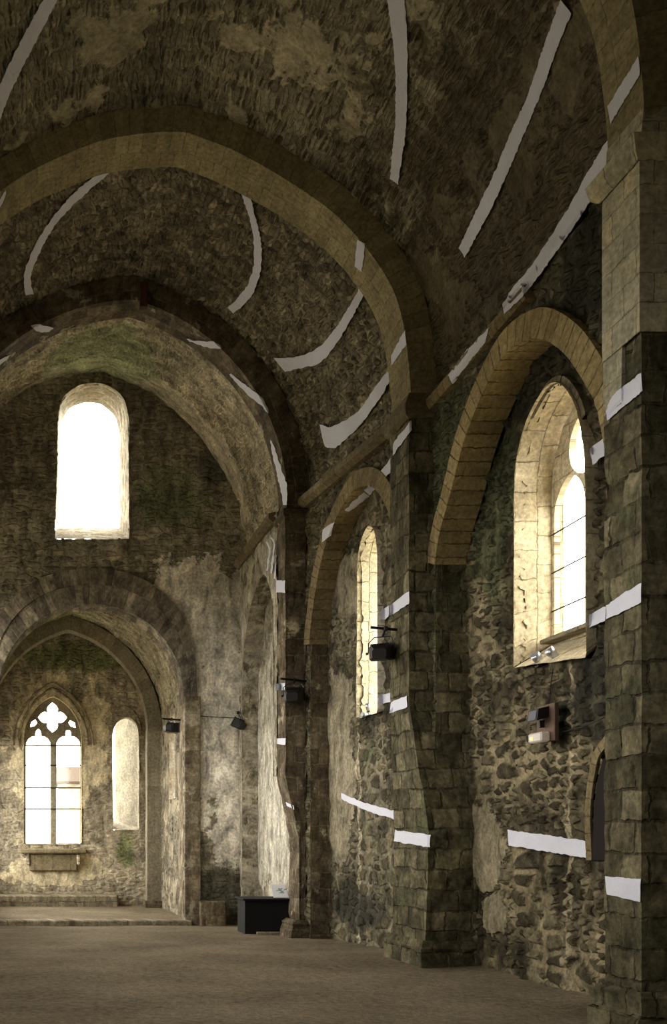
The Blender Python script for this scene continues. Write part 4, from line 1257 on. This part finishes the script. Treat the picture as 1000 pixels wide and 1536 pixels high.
strip('white patch on the middle pier under its spotlight', [(609, 1044), (586, 1053)], [(611, 1060), (584, 1071)], PIER1)
strip('slanting white strip low on the weathered wall of the second bay', [(511, 1190), (550, 1205), (594, 1217)], [(512, 1199), (550, 1216), (594, 1230)], [W2R])
strip('white strip low on the wide foot of the middle pier', [(592, 1245), (645, 1252)], [(591, 1262), (644, 1271)], PIER1)
strip('broad white strip low on the rubble wall of the near bay', [(761, 1245), (830, 1254), (895, 1264)], [(762, 1268), (830, 1279), (896, 1290)], [W1R], off=.06)
strip('broad white patch low on the near pier', [(907, 1315), (960, 1318)], [(909, 1341), (960, 1354)], PIER0)
strip('slanting white patch on the near pier just below the clean ashlar', [(961, 559), (919, 593), (909, 617)], [(963, 586), (935, 610), (910, 631)], PIER0)
strip('small white patch at the upper edge of the bright window', [(908, 655), (898, 663), (883, 673)], [(909, 682), (900, 688), (889, 697)], [W1R, W1F])
strip('slanting white patch on the near pier level with the window sill', [(961, 874), (935, 890), (909, 908)], [(961, 904), (935, 917), (909, 929)], PIER0)
strip('white patch on the wall at the near foot of the bright window', [(908, 909), (883, 922)], [(908, 930), (883, 942)], [W1R, W1F])

# ------------------------------------------------------------------ lamps
from mathutils import Matrix


def rotz(a, tilt=0.0):
    return Matrix.Rotation(math.radians(a), 3, 'Z') @ Matrix.Rotation(math.radians(tilt), 3, 'X')


def stage_lamp(label, c, yaw, tilt, bar_a, bar_b, s=1.0, flat=False):
    """boxy black theatre lamp hanging from a short bar by a fork"""
    o = empty('stage_spotlight', c)
    tag(o, label, 'spotlight', 'black stage spotlights')
    R = rotz(yaw, tilt)
    w_, h_, d_ = .34 * s, .25 * s, .34 * s
    # housing: wide front, narrower chamfered back (front looks along local -Y)
    def sec(y, kx, kz, ch):
        x, z = w_ / 2 * kx, h_ / 2 * kz
        q = [(-x, -z + ch), (-x + ch, -z), (x - ch, -z), (x, -z + ch), (x, z - ch), (x - ch, z), (-x + ch, z), (-x, z - ch)]
        return [tuple(R @ Vector((a, y, b))) for a, b in q]
    b = MB(); ss = [sec(-d_ / 2, 1, 1, .02), sec(d_ * .12, 1, 1, .03), sec(d_ / 2, .62, .62, .03)]
    vs = sum(ss, []); fs = [tuple(range(8)), tuple(range(23, 15, -1))]
    for k in range(2):
        for i in range(8): fs.append((k * 8 + i, k * 8 + (i + 1) % 8, k * 8 + 8 + (i + 1) % 8, k * 8 + 8 + i)[::-1])
    b.add(vs, fs); b.build('housing', M['black'], o)
    b = MB(); b.box(R @ Vector((0, -d_ / 2 - .012, 0)), (w_ * 1.08, .03, h_ * 1.08), R, .008); bz = b.build('bezel', M['black'], o)
    b = MB(); b.box(R @ Vector((0, -d_ / 2 - .03, 0)), (w_ * .86, .012, h_ * .84), R, .004); b.build('front_glass', M['lens'], bz)
    b = MB()
    for k in range(-3, 4): b.box(R @ Vector((k * w_ * .11, d_ * .05, h_ / 2 + .006)), (.012, d_ * .4, .018), R)
    b.build('cooling_fins', M['black_matt'], o)
    # fork
    top = Vector((bar_a[0] + bar_b[0], bar_a[1] + bar_b[1], bar_a[2] + bar_b[2])) / 2 - Vector(c)
    l_ = R @ Vector((-w_ / 2 - .02, 0, 0)); r_ = R @ Vector((w_ / 2 + .02, 0, 0)); up = Vector((0, 0, h_ * .72))
    b = MB(); b.tube([l_, l_ + up * .9, (l_ + up).lerp(top, .35) + Vector((0, 0, .0)), (r_ + up).lerp(top, .35), r_ + up * .9, r_], .010, 6); b.build('fork', M['black'], o)
    b = MB(); m_ = ((l_ + up).lerp(top, .35) + (r_ + up).lerp(top, .35)) / 2
    b.tube([m_, top], .018, 8); b.box(top, (.07, .07, .08), None, .01); b.build('clamp', M['black'], o)
    b = MB(); b.tube([Vector(bar_a) - Vector(c), Vector(bar_b) - Vector(c)], .024, 8); b.build('mounting_bar', M['black_matt'], o)
    # knob on the side
    b = MB(); b.tube([r_, r_ + (r_ - l_).normalized() * .04], .022, 8); b.build('knob', M['black'], o)
    return o


stage_lamp('black stage spotlight hanging in front of the narrow bright window', P(571, 979, 16.75), 152, -14, P(556, 941, 16.75), P(600, 945, 16.75), 1.08)
stage_lamp('black stage spotlight on the reddish pier in front of the choir', P(440, 1043, 21.45), 155, -16, P(421, 1018, 21.45), P(461, 1022, 21.75), 1.15)
stage_lamp('black stage spotlight hanging level beside the choir opening', P(256, 1092, 26.1), 100, 0, P(244, 1078, 26.1), P(270, 1080, 26.42), 1.0)
stage_lamp('black stage spotlight tilted down on the pale plastered choir wall', P(360, 1087, 26.2), 250, -28, P(356, 1070, 26.2), P(358, 1068, 26.5), 1.0)


def small_flood(label, c, aim, r):
    o = empty('sill_floodlight', c); tag(o, label, 'floodlight', 'small floodlights on the window sills')
    aim = Vector(aim).normalized()
    MB().tube([-aim * .09, aim * .02, aim * .09], [r * .6, r, r], 14).build('housing', M['chrome'], o, True)
    MB().tube([aim * .088, aim * .096], r * .86, 14).build('front_glass', M['lens'], o)
    MB().tube([(0, 0, 0), (0, 0, -r * 1.5)], r * .25, 8).build('stand', M['black'], o)
    MB().tube([(0, 0, -r * 1.5), (0, 0, -r * 1.75)], r * .7, 12).build('foot', M['black'], o)
    return o


def YP(px, py, X):
    Y = F * X / (px - 50)
    return Vector((X, Y, H + (1260 - py) * Y / F))


small_flood('small round floodlight on the sill of the tall window, nearer the corner', YP(807, 989, 7.0), (-.6, -.2, .6), .065)
small_flood('small round floodlight on the sill of the tall window, nearer the middle', YP(829, 981, 7.03), (-.6, .1, .6), .065)
small_flood('small silver floodlight pointing up on the sill of the narrow window', YP(552, 1062, 6.72), (-.2, -.2, .9), .05)
small_flood('small silver floodlight lying low on the sill of the narrow window', YP(548, 1073, 6.62), (-.8, -.4, .1), .05)

# wooden board with floodlight and safety lamp on the near bay wall
bc = YP(821, 1085, 6.90)
o = empty('wall_lamp_board', bc); tag(o, 'brown wooden board with a black floodlight and a glowing lamp box', 'wall lamp')
MB().box((0, 0, 0), (.06, .46, .5), None, .008).build('board', M['wood'], o)
R = Matrix.Rotation(math.radians(-12), 3, 'Y')
hd_ = MB(); x0, x1 = -.21, -.03
hd_.add([(x0, -.13, .02), (x0, .13, .02), (x0 + .02, .13, .18), (x0 + .02, -.13, .18), (x1, -.09, .08), (x1, .09, .08), (x1, .09, .22), (x1, -.09, .22)],
        [(0, 1, 2, 3), (7, 6, 5, 4), (0, 4, 5, 1), (3, 2, 6, 7), (0, 3, 7, 4), (1, 5, 6, 2)])
fl_ = hd_.build('floodlight', M['black'], o)
MB().add([(x0 - .006, -.10, .04), (x0 - .006, .10, .04), (x0 + .012, .10, .165), (x0 + .012, -.10, .165)], [(0, 1, 2, 3)]).build('front_glass', M['lens'], fl_)
MB().box((-.08, 0, -.01), (.07, .04, .10), None, .005).build('bracket', M['black'], o)
sb_ = MB().box((-.10, .03, -.19), (.13, .34, .13), None, .02).build('safety_lamp', M['milk'], o)
MB().tube([(-.168, .07, -.20), (-.168, .11, -.20)], .022, 8).build('bulb', M['bulb'], sb_)


def cable(label, pts, targets, off=.05, r=.009):
    out = []
    for p in even(pts, max(4, int(sum(math.dist(a, b) for a, b in zip(pts[:-1], pts[1:])) / 6))):
        dn, t_ = hit(p[0], p[1], targets)
        if t_ is None: continue
        out.append(EYE + dn * (t_ - off))
    if len(out) < 2: print('CABLE MISS', label); return
    return tag(MB().tube(out, r, 6).build('cable', M['cable'], None, True), label, 'cable', 'dark cables on the walls')


cable('thin dark cable running down beside the reddish pier', [(450, 1025), (470, 1023), (486, 1026), (486, 1200), (487, 1392)], PIER2 + [W2R])
cable('thin dark cable strung across the pale choir wall between two spotlights', [(270, 1078), (300, 1074), (330, 1076), (357, 1077)], [WE])
cable('thin dark cable hanging from the tall window sill to the lamp board', [(829, 1003), (826, 1025), (824, 1050), (822, 1062)], [W1R], r=.007)
cable('thin dark cable running from the lamp board towards the near pier', [(834, 1100), (860, 1094), (885, 1086), (906, 1076)], [W1R], r=.007)

# ------------------------------------------------------------------ display stand in the tall recess
tb = P(385, 1347, 23.9); te = P(450, 1347, 22.9)
zt = P(400, 1347, 23.3)[2]
o = empty('display_table', (5.58, 23.5, zf(23.5)))
tag(o, 'low black display table standing in the tall recess', 'display table')
hz = zt - zf(23.5)
MB().box((-.08, 0, hz - .02), (1.16, 1.0, .04), None, .006).build('table_top', M['black_matt'], o)
MB().box((-.1, -.4, (hz - .04) / 2), (1.0, .03, hz - .04), None, .004).build('front_panel', M['black_matt'], o)
MB().box((-.58, 0, (hz - .04) / 2), (.03, .84, hz - .04), None, .004).build('side_panel', M['black_matt'], o)
MB().box((.40, 0, (hz - .04) / 2), (.03, .84, hz - .04), None, .004).build('side_panel', M['black_matt'], o)
sc_ = P(422, 1338, 23.2)
sh_ = empty('information_sheet', sc_); tag(sh_, 'white information sheet propped up on the black table', 'information sheet')
R = Matrix.Rotation(math.radians(-42), 3, 'X')
sh_.location.z = zt + .17
MB().box((0, 0, 0), (.44, .012, .40), R).build('sheet', M['paper_plain'] if 'paper_plain' in M else M['paper'], sh_)
g = MB()
rr = random.Random(4)
for k in range(9):
    x, z = rr.uniform(-.1, .12), rr.uniform(-.07, .07)
    g.box(R @ Vector((x, -.008, z)), (rr.uniform(.04, .1), .004, rr.uniform(.01, .03)), R @ Matrix.Rotation(rr.uniform(-.5, .5), 3, 'Y'))
g.build('printed_drawing', M['print'] if 'print' in M else M['iron'], sh_)
sl_ = lidded('stone_slab', 5.25, 5.85, 22.95, 23.5, zf(23) - .03, zf(23) + .05, M['step_stone'], None, .01)
